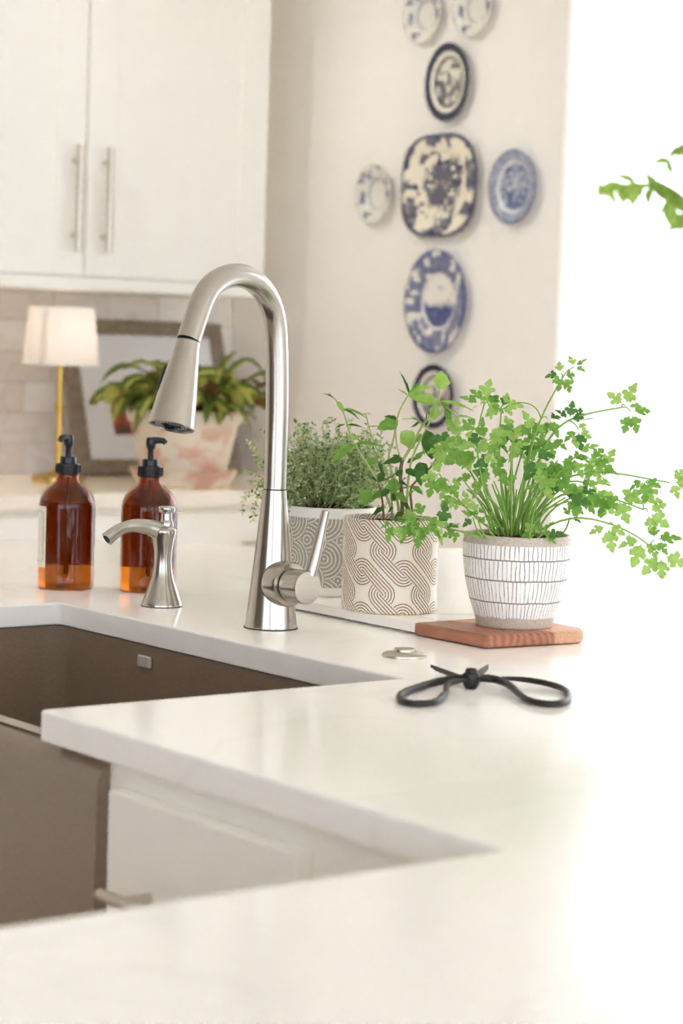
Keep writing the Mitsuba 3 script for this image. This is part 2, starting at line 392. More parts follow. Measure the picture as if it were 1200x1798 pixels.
hub = obj('handle_hub', along_y([(0, .0095), (.0205, .0095), (.0240, .0112), (.0262, .0145), (.0269, .019), (.0268, .030), (.0262, .0365), (.0252, .0385), (.0205, .0385), (0, .0385)], FY), 'brushed_nickel', tap, smooth=40)
obj('seam', along_y([(0, .0383), (.0186, .0383), (.0186, .0405), (0, .0405)], FY), 'dark_gap', tap)
hd = obj('handle', along_y([(0, .0402), (.0186, .0402), (.0196, .0412), (.0197, .0705), (.0188, .0718), (0, .0718)], FY), 'brushed_nickel', tap, smooth=40)
sub(hd, 'lever', tube([(FX + .0072, FY - .0655, .069), (FX + .0125, FY - .066, .088), (FX + .0185, FY - .0665, .112), (FX + .0262, FY - .067, .1440), (FX + .0264, FY - .067, .1449)], [.0076, .0072, .0062, .0048, .0038], 24), 'brushed_nickel', smooth=40)

DX, DY = 1.5245, 2.3534
soap = thing('soap_dispenser', 'short brushed nickel soap dispenser with a curved spout left of the tall faucet', 'soap dispenser')
obj('body', lathe([(0, 0), (.0256, 0), (.0261, .0012), (.0256, .004), (.0232, .011), (.0192, .022), (.0148, .034), (.0122, .046), (.0112, .058), (.0116, .070), (.0136, .083), (.0158, .092), (.0164, .0965), (.0152, .0995), (.0095, .1025), (0, .1025)], 64, (DX, DY, 0)), 'brushed_nickel', soap, smooth=45)
obj('base_ring', lathe([(0, 0), (.0266, 0), (.0266, .001), (0, .001)], 48, (DX, DY, 0.0001)), 'dark_gap', soap)
sp = spline([(DX + .001, DY, .0915), (DX - .010, DY, .0972), (DX - .028, DY, .1025), (DX - .047, DY, .1038), (DX - .0655, DY, .0993), (DX - .0838, DY, .0878)], 28)
obj('spout', tube(sp, np.interp(np.arange(28), [0, 8, 18, 27], [.0135, .0098, .0074, .0090]), 24, ref=(0, 1, 0), flat=.8), 'brushed_nickel', soap, smooth=40)
tip = sp[-1]; td = sp[-1] - sp[-2]; td /= np.linalg.norm(td)
obj('outlet', orient(lathe([(0, -.001), (.0056, -.001), (.0056, .0006), (0, .0006)], 20), td, tip), 'dark_gap', soap, label='dark outlet hole')
obj('pump_button', lathe([(0, .1015), (.0092, .1015), (.0092, .1065), (.0078, .1085), (.0070, .111), (.0070, .1185), (.0098, .1200), (.0108, .1225), (.0106, .1255), (.0085, .1275), (0, .1280)], 48, (DX + .004, DY, 0)), 'bright_steel', soap, smooth=40)

bt = thing('air_switch', 'low round nickel push button set in the worktop by the black shears', 'button')
obj('flange', lathe([(0, 0), (.0243, 0), (.0247, .0008), (.0243, .0026), (.0215, .0045), (.0135, .0062), (.0128, .0058), (0, .0055)], 56, (1.5238, 1.8615, 0)), 'handle_nickel', bt, smooth=40)
obj('push_button', lathe([(0, .005), (.0118, .005), (.0118, .0082), (.0108, .0094), (0, .0098)], 40, (1.5238, 1.8615, 0)), 'handle_nickel', bt, smooth=40)

# ------------------------------------------------------------------ black shears
sh = thing('garden_shears', 'black iron garden shears with two wire loop handles lying open on the worktop', 'shears')
def half(loop, blade, zoff):
    p = spline([(x, y, z) for (x, y), z in loop], 70)
    rr = np.interp(np.linspace(0, 1, 70), [0, .12, .3, .8, .93, 1], [.0042, .0040, .0035, .0032, .0030, .0017])
    m = [tube(p, rr, 14)]
    b = np.array(blade, float)
    d = b[-1] - b[0]; s = np.cross(d / np.linalg.norm(d), (0, 0, 1)); n = len(b)
    w = np.interp(np.linspace(0, 1, n), [0, .15, .8, 1], [.0052, .0064, .0046, .0007])
    v, f = [], []
    for i in range(n):
        for sx, sz in ((-1, -.25), (.0, -.0022 / w[i] * .5), (1, -.1), (0, .0022 / w[i])):
            v.append(b[i] + s * sx * w[i] + np.array([0, 0, sz * w[i]]))
    for i in range(n - 1):
        for j in range(4):
            k = (j + 1) % 4
            f += [(i * 4 + j, i * 4 + k, i * 4 + 4 + k), (i * 4 + j, i * 4 + 4 + k, i * 4 + 4 + j)]
    f += [(0, 2, 1), (0, 3, 2), (n * 4 - 4, n * 4 - 3, n * 4 - 2), (n * 4 - 4, n * 4 - 2, n * 4 - 1)]
    m.append(trimesh.Trimesh(np.array(v), f, process=False))
    m[-1].fix_normals()
    return cat_(m)
LL = [((1.4416, 1.6540), .0105), ((1.4345, 1.6700), .0085), ((1.417, 1.6757), .0058), ((1.3858, 1.6665), .0042), ((1.3539, 1.6505), .0038), ((1.331, 1.631), .0038), ((1.3165, 1.608), .0038), ((1.3154, 1.5937), .0038), ((1.3269, 1.5872), .0038),
      ((1.3498, 1.5954), .004), ((1.3722, 1.6145), .0044), ((1.3890, 1.6300), .0055), ((1.3985, 1.6400), .009), ((1.4134, 1.6451), .0105), ((1.4323, 1.648), .0105)]
RL = [((1.4416, 1.6540), .0095), ((1.4550, 1.6600), .009), ((1.4700, 1.6570), .008), ((1.4706, 1.6375), .007), ((1.4538, 1.6017), .0055), ((1.4365, 1.5700), .0042), ((1.4287, 1.5461), .0038), ((1.4345, 1.5284), .0038), ((1.4541, 1.5325), .0038),
      ((1.4831, 1.5562), .0038), ((1.5057, 1.5843), .0038), ((1.5162, 1.6114), .0042), ((1.5148, 1.6326), .005), ((1.5048, 1.6498), .006), ((1.4895, 1.6614), .0066)]
obj('handle', half(RL, [(1.4416, 1.6540, .0085), (1.445, 1.676, .009), (1.4496, 1.697, .0095), (1.4545, 1.718, .0098), (1.4590, 1.738, .0100)], 0), 'black_iron', sh, smooth=40)
obj('handle', half(LL, [(1.4416, 1.6540, .0120), (1.4575, 1.6645, .0125), (1.4732, 1.676, .0128), (1.489, 1.6885, .0130), (1.5040, 1.700, .0130)], 0), 'black_iron', sh, smooth=40)
obj('pivot', lathe([(0, 0.0005), (.0055, .0005), (.0072, .003), (.0086, .006), (.0090, .012), (.0082, .0155), (.0062, .017), (.0060, .0195), (.0048, .0208), (0, .0212)], 28, (1.4416, 1.6540, 0)), 'black_iron', sh, smooth=40, label='round pivot bolt')

# ------------------------------------------------------------------ amber bottles
scene['amber_glass'] = {'type': 'dielectric', 'int_ior': 1.46, 'ext_ior': 1.0, 'specular_transmittance': rgb((.60, .30, .085)), 'specular_reflectance': rgb((1, 1, 1))}
scene['air_in_glass'] = {'type': 'dielectric', 'int_ior': 1.0, 'ext_ior': 1.46, 'specular_transmittance': rgb((.82, .50, .22))}
mat('label_paper', lin(236, 230, 214), .7)
mat('label_ink', lin(120, 112, 100), .8)
def bottle(x, y, lab, a0, a1, spin, hz_, cat='bottle'):
    t = thing('amber_bottle', lab, cat, 'amber pump bottles')
    prof = [(0, 0.0035), (.020, .0030), (.030, .0006), (.0335, 0), (.0362, .0015), (.0376, .006), (.0379, .012), (.0379, .109), (.0372, .116), (.0350, .1235), (.0312, .1305), (.0265, .136), (.0210, .1405), (.0170, .1440), (.0150, .1475), (.0146, .152), (.0146, .160), (0, .160)]
    g = obj('glass', lathe(prof, 72, (x, y, .0003)), 'amber_glass', t, smooth=50)
    cav = [(0, .1165), (.0345, .1165), (.0345, .1170), (.0322, .1222), (.0290, .1282), (.0240, .1338), (.0190, .1378), (.0150, .1415), (.0128, .1450), (.0122, .1500), (.0122, .1570), (0, .1570)]
    sub(g, 'air_space', lathe(cav, 56, (x, y, .0003)), 'air_in_glass', smooth=50)
    cp = obj('collar', lathe([(0, .1535), (.0150, .1535), (.0163, .1545), (.0165, .1555), (.0165, .1672), (.0155, .1684), (.0112, .1690), (.0110, .1765), (.0100, .1778), (0, .1780)], 64, (x, y, 0)), 'black_plastic', t, smooth=40)
    ridges = [tube([(x + .0165 * math.cos(a), y + .0165 * math.sin(a), .156), (x + .0165 * math.cos(a), y + .0165 * math.sin(a), .1668)], .0006, 5) for a in np.linspace(0, 2 * math.pi, 48, endpoint=False)]
    sub(cp, 'ridges', cat_(ridges), 'black_plastic', kind='stuff')
    d = np.array([math.cos(spin), math.sin(spin), 0])
    c = np.array([x, y, 0])
    pump = [lathe([(0, .177), (.0042, .177), (.0040, .190), (.0062, .1935), (.0068, .197), (.0068, .2045), (.0052, .2068), (0, .2072)], 32, (x, y, 0)),
            tube([c + d * .002 + [0, 0, .2025], c + d * .010 + [0, 0, .2035], c + d * .0165 + [0, 0, .2030], c + d * .0200 + [0, 0, .1995]], [.0052, .0046, .0040, .0036], 16)]
    obj('pump_head', cat_(pump), 'black_plastic', t, smooth=40)
    obj('dip_tube', tube([(x, y, .02), (x, y, .150)], .0022, 10), mat('dip_tube', lin(150, 120, 80), .4), t)
    if a0 is not None:
        n = 40; aa = np.linspace(a0, a1, n); v, f = [], []
        for a in aa:
            for r, z in ((.03835, .0295), (.03835, .1115), (.0381, .1115), (.0381, .0295)):
                v.append((x + r * math.cos(a), y + r * math.sin(a), z))
        for i in range(n - 1):
            for j in range(4):
                k = (j + 1) % 4
                f += [(i * 4 + j, i * 4 + 4 + j, i * 4 + 4 + k), (i * 4 + j, i * 4 + 4 + k, i * 4 + k)]
        l = obj('paper_label', trimesh.Trimesh(np.array(v), f, process=False), 'label_paper', t, smooth=40, label='cream paper label with a thin rounded border')
        sub(l, 'border', tube([(x + .0385 * math.cos(a), y + .0385 * math.sin(a), z) for a, z in
            [(a0 + .12, .04), (a0 + .12, .07), (a0 + .12, .1), (a0 + .2, .104)] + [(a, .104) for a in np.linspace(a0 + .3, a1 - .22, 14)] + [(a1 - .16, .1025), (a1 - .13, .099), (a1 - .13, .07), (a1 - .13, .042), (a1 - .16, .0385)] + [(a, .037) for a in np.linspace(a1 - .22, a0 + .2, 14)]], .00035, 6), 'label_ink')
    return t
# the view comes from -131 degrees; the labels face away to the left
bottle(1.5134, 2.5757, 'amber glass pump bottle with a cream label, nearer the lamp', math.radians(-20), math.radians(193), math.radians(-155), 0)
bottle(1.5997, 2.5057, 'amber glass pump bottle behind the short soap dispenser', math.radians(-20), math.radians(125), math.radians(-40), 0)

# ------------------------------------------------------------------ board
def wood_fn(p, n, uv):
    w = fbm(p.x * 22 + 2, p.y * 7, p.z * 22, 3)
    g = fbm(p.x * 260 + w * 30, p.y * 22, p.z * 260, 3)
    ring = .5 + .5 * dr.sin((p.x + .006 * w + .15 * p.z) * 620 + w * 9)
    c = mix(lin(122, 72, 52), lin(188, 128, 100), .35 * g + .45 * ring + .2 * w)
    sap = smoothstep(1.736, 1.744, p.x + .35 * (p.y - 1.87) + .006 * (w - .5))
    return mix(c, mix(lin(196, 142, 108), lin(222, 178, 146), g), sap * .9)
mat('acacia', proc(wood_fn), .38, spec=.4)
def board_marble_fn(p, n, uv):
    a = fbm(p.x * 12, p.y * 12, p.z * 12, 3)
    v = 1 - smoothstep(0, .05, dr.abs(fbm(p.x * 9 + a, p.y * 9, p.z * 9, 3) - .5))
    return mix(lin(242, 239, 232), lin(205, 203, 200), v * .5)
mat('board_marble', proc(board_marble_fn), .2)
bd = thing('serving_board', 'white marble and acacia wood serving board under the three herb pots', 'serving board')
wood = Polygon([(1.646, 1.8655), (1.776, 1.8535), (1.789, 1.857), (1.801, 1.868), (1.811, 1.995), (1.646, 1.995)])
obj('wooden_end', slab(wood.buffer(-.004).buffer(.004, quad_segs=5), .001, .0158, .004, 4), 'acacia', bd, smooth=40, label='reddish brown acacia end')
obj('marble_slab', slab(Polygon([(1.6485, 1.9955), (1.811, 1.9955), (1.8165, 2.35), (1.656, 2.35)]).buffer(-.003).buffer(.003, quad_segs=4), .003, .0148, .0015), 'board_marble', bd, smooth=40)
for px, py in ((1.68, 2.03), (1.79, 2.03), (1.69, 2.32), (1.79, 2.32)):
    obj('foot', lathe([(0, 0), (.006, 0), (.006, .0035), (0, .0035)], 16, (px, py, 0)), 'dark_gap', bd)

# ------------------------------------------------------------------ pots
def lathe_uv(strips, n, at, theta0):
    """A turned surface with uv = (angle from theta0, height); each strip keeps its own edges."""
    vs, uvs, fs, base = [], [], [], 0
    th = np.linspace(0, 2 * math.pi, n + 1)
    for st in strips:
        for r, z in st:
            vs.append(np.c_[at[0] + r * np.cos(th + theta0), at[1] + r * np.sin(th + theta0), np.full(n + 1, at[2] + z)])
            uvs.append(np.c_[th, np.full(n + 1, z)])
        for i in range(len(st) - 1):
            a = base + i * (n + 1) + np.arange(n); b = a + n + 1
            fs += [np.c_[a, a + 1, b + 1], np.c_[a, b + 1, b]]
        base += len(st) * (n + 1)
    return trimesh.Trimesh(np.vstack(vs), np.vstack(fs), process=False), np.vstack(uvs)

S2 = 2 * math.pi / 14 * .0591     # cell of the rope pattern
def rope_fn(p, n, uv):
    x, y = (uv.x - 3.372) * .0591 / S2, (.0774 - uv.y) / S2
    c, s = x - y, x + y
    m = 2 * dr.round(c / 2); S = 2 * dr.floor(s / 2)
    nn = (c - m) / math.sqrt(2)                    # signed distance from the chain of circle centres
    t = (s - S) / 2
    j = (S - m) / 2
    even = (j - 2 * dr.floor(j / 2)) < .5
    band = dr.select(even, nn < 0, nn > 0)
    al = dr.minimum(t, 1 - t) * math.sqrt(2)
    d = dr.select(band, dr.abs(nn), dr.sqrt(nn * nn + al * al))
    k = d / .132
    line = 1 - smoothstep(.15, .30, dr.abs(k - dr.floor(k) - .5))
    line = dr.select(d < .70, line, 0)
    return mix(lin(240, 232, 216), lin(146, 116, 92), line * .95)
def scale_fn(p, n, uv):
    L = 2 * math.pi * .0591 / 8
    X, Y = (uv.x - 2.9) * .0591 / L, uv.y / L
    top, dist = mi.Float(-99), mi.Float(9)
    for i in range(-2, 3):
        for j in range(-2, 3):
            J = dr.floor(Y / .52) + j
            I = dr.floor(X) + i
            Iw = I - 8 * dr.floor(I / 8)
            cx = I + .5 * (J - 2 * dr.floor(J / 2)) + .2 * (cell_rand(Iw, J + 20, 3) - .5)
            cy = J * .52 + .14 * (cell_rand(Iw, J + 20, 5) - .5)
            d = dr.sqrt(dr.square(X - cx) + dr.square(Y - cy))
            pr = cell_rand(Iw, J + 20, 9) * .25 - (cx - X) + .25 * cy
            ok = (d < .60) & (pr > top)
            top = dr.select(ok, pr, top); dist = dr.select(ok, d, dist)
    k = dist / .108 + .35
    line = 1 - smoothstep(.09, .19, dr.abs(k - dr.floor(k) - .5))
    zone = smoothstep(.0115, .0125, uv.y) * (1 - smoothstep(.1005, .1015, uv.y))
    return mix(lin(242, 240, 235), mix(lin(166, 160, 146), lin(238, 235, 224), line), zone)
def carved_fn(p, n, uv):
    z = uv.y
    wob = .0012 * (fbm(uv.x * 3, z * 5, 1, 2) - .5)
    zz = z + wob
    r0 = smoothstep(.0325, .0326, zz) + smoothstep(.0585, .0586, zz) + smoothstep(.0825, .0826, zz)
    k = (uv.x * 74 / (2 * math.pi)) + r0 * .37 + .35 * (noise(z * 90, r0 * 7 + dr.floor(uv.x * 74 / (2 * math.pi)), 2) - .5)
    fr = dr.abs(k - dr.floor(k) - .5)
    vl = 1 - smoothstep(.055, .13, fr)
    hl = mi.Float(0)
    for zc in (.0325, .0585, .0825): hl = dr.maximum(hl, 1 - smoothstep(.0005, .0011, dr.abs(zz - zc)))
    gap = smoothstep(.2, .35, noise(uv.x * 9, z * 60, 4))
    line = dr.maximum(vl * (.55 + .45 * gap), hl)
    glaze = smoothstep(.0125, .0150, z + .003 * (fbm(uv.x * 6, 2, 1, 3) - .5)) * (1 - smoothstep(.0985, .1, z))
    cement = mix(lin(170, 160, 147), lin(210, 198, 182), fbm(uv.x * 30, z * 700, 3, 3))
    return mix(cement, mix(lin(244, 242, 236), lin(104, 92, 82), line * .9), glaze)
for k, fn in (('rope_glaze', rope_fn), ('scale_glaze', scale_fn), ('carved_glaze', carved_fn)): mat(k, proc(fn), .42, spec=.4)

def cyl_strips(R, H, w=.0042):
    return [[(0, .002), (R - .005, .002), (R - .004, 0)], [(R - .004, 0), (R - .0012, .0012), (R, .004), (R, H * .5), (R, H - .0022), (R - .0008, H - .0006), (R - .0022, H), (R - w, H - .0006)], [(R - w, H - .0006), (R - w - .0006, H - .004), (R - w - .001, H - .03), (0, H - .03)]]
def soil_top(x, y, z, r, seed, bump=.004):
    rs = np.random.default_rng(seed)
    v, f = [(x, y, z + bump)], []
    N, K = 40, 9
    for i in range(1, K + 1):
        for j in range(N):
            a = 2 * math.pi * j / N
            q = i / K
            v.append((x + r * q * math.cos(a), y + r * q * math.sin(a), z + bump * (1 - q * q) + (rs.random() - .5) * .0035 * (i < K)))
    for j in range(N): f.append((0, 1 + j, 1 + (j + 1) % N))
    for i in range(K - 1):
        for j in range(N):
            a, b = 1 + i * N + j, 1 + i * N + (j + 1) % N
            f += [(a, a + N, b + N), (a, b + N, b)]
    ms = [trimesh.Trimesh(np.array(v), f, process=False)]
    for _ in range(160):
        a, q = rs.random() * 6.28, math.sqrt(rs.random()) * .95
        s = trimesh.creation.icosphere(subdivisions=0, radius=.0012 + .0022 * rs.random()); s.apply_translation((x + r * q * math.cos(a), y + r * q * math.sin(a), z + bump * (1 - q * q) + .0008)); ms.append(s)
    return cat_(ms)
P1, P2, P3 = (1.7431, 2.2894), (1.701, 2.111), (1.7408, 1.924)
ZB = .0150
def pot(name, xy, strips, m, lab, soilz, soilr, seed, th0, bump=.004):
    t = thing(name, lab, 'plant pot')
    mesh, uv = lathe_uv(strips, 96, (xy[0], xy[1], ZB), th0)
    obj('pot', mesh, m, t, smooth=True, uv=uv)
    obj('soil', soil_top(xy[0], xy[1], ZB + soilz, soilr, seed, bump), 'soil', t, smooth=False, label='dark potting soil', kind='stuff')
    return t
pot('herb_pot', P2, cyl_strips(.0591, .1145), 'rope_glaze', 'cream cylinder pot with brown rope-weave lines, holding the mint', .104, .0542, 1, .5)
pot('herb_pot', P1, cyl_strips(.0591, .1145), 'scale_glaze', 'grey cylinder pot with raised white scale arcs, behind the faucet', .109, .0542, 2, .2, .008)
pot('herb_pot', P3, [[(0, .003), (.036, .003), (.040, 0)], [(.040, 0), (.0440, .0008), (.0452, .003), (.0458, .008), (.0488, .0165), (.0540, .032), (.0592, .052), (.0622, .070), (.0636, .085), (.0640, .097), (.0640, .1005), (.0630, .1020), (.0630, .1075), (.0622, .1092), (.0605, .1098), (.0588, .1090)], [(.0588, .1090), (.0580, .105), (.0560, .085), (0, .085)]],
    'carved_glaze', 'white carved pot with a cement rim standing on the wooden end of the board', .101, .0582, 3, 0.0)
# ------------------------------------------------------------------ blue and white plates on the wall
def ink(t, white=(233, 226, 212), blue=(48, 58, 104)):
    return mix(lin(*white), lin(*blue), dr.clip(t, 0, 1))
def rad(uv): return dr.sqrt(uv.x * uv.x + uv.y * uv.y)
def ringm(r, a, b, s=.02): return smoothstep(a - s, a + s, r) * (1 - smoothstep(b - s, b + s, r))
def banded_fn(p, n, uv):
    r = rad(uv)
    scene_ = smoothstep(.42, .6, fbm(uv.x * 7 + 3, uv.y * 7, 1, 3) + .18 * (-uv.y) + .05)
    t = ringm(r, .79, 1.1) + ringm(r, .60, .66) * .95 + (r < .62) * scene_ * .85
    return ink(t, (226, 220, 204), (40, 42, 66))
def platter_fn(p, n, uv):
    r = dr.power(dr.power(dr.abs(uv.x), 2.6) + dr.power(dr.abs(uv.y), 2.6), 1 / 2.6)
    a = fbm(uv.x * 4.2 + 9, uv.y * 4.2 + 4, 2, 2)
    b = fbm(uv.x * 12, uv.y * 12 + 5, 3, 2)
    border = ringm(r, .64, .97) * smoothstep(.44, .52, a + .25 * (b - .5)) * (.55 + .6 * b)
    centre = (1 - smoothstep(.38, .58, r + .35 * (a - .5))) * smoothstep(.38, .52, b + .1)
    spray = ringm(r, .3, .66) * smoothstep(.66, .74, fbm(uv.x * 9 + 2, uv.y * 9, 8, 2))
    t = ringm(r, .955, 1.1, .012) * .95 + border + centre * .9 + spray
    return ink(t, (236, 227, 206), (44, 48, 84))
def willowy_fn(p, n, uv):
    r = rad(uv)
    f = fbm(uv.x * 11, uv.y * 11, 4, 3)
    c = smoothstep(.35, .7, f + .12 * (uv.y < -.05) * (r < .6))
    t = .62 + .5 * (f - .5) + ringm(r, .93, 1.1) * .2
    t = dr.select(r < .68, .38 + .55 * c, t)
    t = t * (1 - ringm(r, .63, .71) * (.85 - .5 * smoothstep(.2, .9, uv.x)))
    return ink(t, (226, 228, 226), (62, 80, 132))
def floral_fn(p, n, uv):
    r = rad(uv)
    blob = smoothstep(.54, .66, fbm(uv.x * 6.5 + 1, uv.y * 6.5 + 8, 6, 2))
    fine = fbm(uv.x * 16, uv.y * 16, 2, 2)
    border = .82 - .75 * blob + .3 * (fine - .5)
    s_ = smoothstep(.05, -.22, uv.y + .25 * (fbm(uv.x * 6, 4, uv.y * 6, 3) - .5)) * (.75 + .4 * fine) + .35 * smoothstep(.55, .7, fbm(uv.x * 7 + 4, uv.y * 7, 9, 2)) * (uv.y < .3)
    t = dr.select(r < .56, dr.select(r < .5, s_, .12), border)
    t = t + ringm(r, .95, 1.1) * .4
    return ink(t, (232, 228, 218), (58, 72, 128))
def saucer_fn(p, n, uv):
    r = rad(uv)
    b = smoothstep(.52, .62, fbm(uv.x * 4.6 + 2, uv.y * 4.6 + 6, 5, 3)) * ringm(r, .58, .96, .04)
    t = b * .85 + ringm(r, .47, .52, .015) * .5
    return ink(t, (224, 220, 210), (70, 78, 112))
for k, fn in (('banded', banded_fn), ('platter', platter_fn), ('willowy', willowy_fn), ('floral', floral_fn), ('saucer', saucer_fn)): mat('plate_' + k, proc(fn), .25, spec=.45)

def plate(yc, zc, ry, rz, m, lab, depth=.016, well=.55, power=2.0, shape='wall_plate', out=.022):
    N, front = 72, [(0, 0), (.3, 0), (well * .9, .0005), (well, .002), (well + .07, depth * .55), (.85, depth * .92), (.97, depth), (1.0, depth - .0005)]
    prof = [(k, h) for k, h in front] + [(.985, depth - .004), (.7, depth * .55 - .004), (well * .9, -.0045), (0, -.0045)]
    th = np.linspace(0, 2 * math.pi, N, endpoint=False)
    q = (np.abs(np.cos(th)) ** power + np.abs(np.sin(th)) ** power) ** (-1 / power)
    v, uv, f = [], [], []
    for k, h in prof:
        for a, s in zip(th, q):
            u_, w_ = k * s * math.cos(a), k * s * math.sin(a)
            v.append((XS - out + depth - h, yc - u_ * ry, zc + w_ * rz)); uv.append((u_, w_))
    for i in range(len(prof) - 1):
        for j in range(N):
            a, b = i * N + j, i * N + (j + 1) % N
            f += [(a, b, b + N), (a, b + N, a + N)]
    mesh = trimesh.Trimesh(np.array(v), f, process=False)
    if mesh.face_normals[len(f) // 12][0] > 0: mesh.invert()
    t = thing(shape, lab, 'plate', 'blue and white plates on the wall')
    obj('dish', mesh, m, t, smooth=True, uv=np.array(uv))
    obj('hanger', cat_([tube([(XS - out + depth + .003, yc, zc + rz * .5), (XS - .004, yc, zc + rz * .3), (XS + .001, yc, zc + rz * .3)], .001, 6)]), 'bright_steel', t)
plate(3.985, 1.100, .067, .066, 'plate_saucer', 'pale blue-sprigged saucer at the very top, left of the top two', .020, .5)
plate(3.808, 1.100, .066, .066, 'plate_saucer', 'pale blue-sprigged saucer at the very top, right of the top two', .020, .5)
plate(3.887, .9395, .0765, .088, 'plate_banded', 'oval plate with a dark blue rim band above the big platter')
plate(3.905, .7075, .132, .1165, 'plate_platter', 'large squarish cream platter with dark blue flowers, in the centre of the plates', .016, .62, 3.1, 'wall_platter')
plate(3.653, .6955, .0765, .0815, 'plate_willowy', 'round mid-blue plate with a white ring, right of the big platter', .016, .6)
plate(4.145, .6965, .0675, .070, 'plate_saucer', 'pale saucer with blue sprigs, left of the big platter', .020, .5)
plate(3.904, .4445, .1085, .118, 'plate_floral', 'round blue floral plate with a white-ringed centre, below the big platter')
plate(3.899, .2265, .0725, .074, 'plate_banded', 'dark-rimmed plate lowest on the wall, half hidden by the mint')

# ------------------------------------------------------------------ lamp, picture, potted plant on the far worktop
lamp = thing('table_lamp', 'slim brass table lamp with a white drum shade on the far worktop', 'lamp')
LX, LY = 2.606, 4.48
obj('base', lathe([(0, 0), (.060, 0), (.062, .002), (.062, .010), (.058, .014), (.030, .020), (.014, .026), (.0085, .036), (0, .036)], 48, (LX, LY, 0)), 'brass', lamp)
obj('pole', lathe([(0, .034), (.0085, .034), (.0085, .166), (.0118, .169), (.0128, .175), (.0118, .181), (.0085, .184), (.0085, .290), (.011, .292), (.011, .318), (0, .318)], 32, (LX, LY, 0)), 'brass', lamp)
scene['shade_linen'] = {'type': 'principledthin', 'base_color': rgb(lin(252, 246, 238)), 'roughness': .8, 'diff_trans': .9, 'spec_trans': 0.0, 'eta': 1.3}
obj('shade', lathe([(.0885, .271), (.0755, .404)], 56, (LX, LY, 0)), 'shade_linen', lamp, smooth=True, label='white linen drum shade')
obj('shade_ring', cat_([tube([(LX + r * math.cos(a), LY + r * math.sin(a), z) for a in np.linspace(0, 2 * math.pi, 40)], .0016, 6, caps=False) for r, z in ((.0888, .2715), (.0757, .4035))] + [tube([(LX, LY, .396), (LX + .075 * math.cos(a), LY + .075 * math.sin(a), .4)], .0012, 5) for a in (0, 2.1, 4.2)] + [tube([(LX, LY, .31), (LX, LY, .397)], .002, 6)]), 'white_trim', lamp)
scene['lamp_bulb_light'] = {'type': 'point', 'position': [LX + .02, LY + .012, Z0 + .335], 'intensity': rgb((.00055, .00048, .00046))}

pic = thing('framed_picture', 'taupe wooden frame with a wide pale mat leaning on the tiles behind the potted plant', 'picture')
def lean(m):   # lay out upright in (x, y=depth towards the viewer, z), then tip back against the wall
    a = math.atan2(.115, .38)
    M = np.eye(4); M[1, 1], M[1, 2], M[2, 1], M[2, 2] = math.cos(a), math.sin(a), -math.sin(a), math.cos(a); M[1, 3] = 4.605; M[2, 3] = .0075
    q = m.copy(); q.apply_transform(M); return q
px0, px1, ph, mw = 2.742, 3.216, .392, .036
def frame_wood(p, n, uv): return mix(lin(112, 98, 82), lin(150, 136, 118), fbm(p.x * 60, p.y * 60, p.z * 60, 3))
mat('frame_wood', proc(frame_wood), .55)
for a, b, c, d in ((px0, px0 + mw, 0, ph), (px1 - mw, px1, 0, ph), (px0 + mw, px1 - mw, 0, mw), (px0 + mw, px1 - mw, ph - mw, ph)):
    obj('frame_bar', lean(box(a, b, 0, .022, c, d, .002)), 'frame_wood', pic, smooth=False)
obj('mat', lean(box(px0 + mw - .004, px1 - mw + .004, .012, .016, mw - .004, ph - mw + .004)), mat('picture_mat', lin(228, 228, 230), .8), pic, smooth=False, label='pale grey-white mat')
def art_fn(p, n, uv):
    z = p.z - Z0
    f = fbm(p.x * 30, z * 30, 2, 3)
    c = mix(lin(96, 62, 44), lin(168, 74, 44), smoothstep(.45, .6, f))
    return mix(c, lin(96, 110, 60), smoothstep(.14, .18, z + .05 * (f - .5)))
obj('print', lean(box(px0 + .118, px1 - .118, .0112, .0118, .10, .235)), mat('art_print', proc(art_fn), .6), pic, smooth=False, label='small brown and green landscape print')

def whitewash_fn(p, n, uv):
    f = fbm(p.x * 22, p.y * 22, p.z * 22, 4)
    return mix(lin(226, 214, 196), lin(206, 158, 136), smoothstep(.5, .68, f) * smoothstep(.18, .10, p.z - Z0) * .9)
mat('whitewashed_terracotta', proc(whitewash_fn), .85)
QX, QY = 2.836, 4.30
fp = thing('terracotta_pot', 'whitewashed terracotta pot standing in a saucer on the far worktop', 'plant pot')
obj('pot', lathe([(0, .012), (.092, .012), (.0955, .016), (.112, .085), (.1245, .146), (.1305, .147), (.1335, .150), (.1365, .172), (.1345, .176), (.128, .176), (.124, .150), (0, .148)], 64, (QX, QY, 0)), 'whitewashed_terracotta', fp)
obj('saucer', lathe([(0, .001), (.104, .001), (.108, .004), (.126, .036), (.1245, .0385), (.1215, .037), (.104, .009), (0, .0085)], 64, (QX, QY, 0)), 'whitewashed_terracotta', fp)
obj('soil', soil_top(QX, QY, .152, .123, 9), 'soil', fp, smooth=False, kind='stuff')

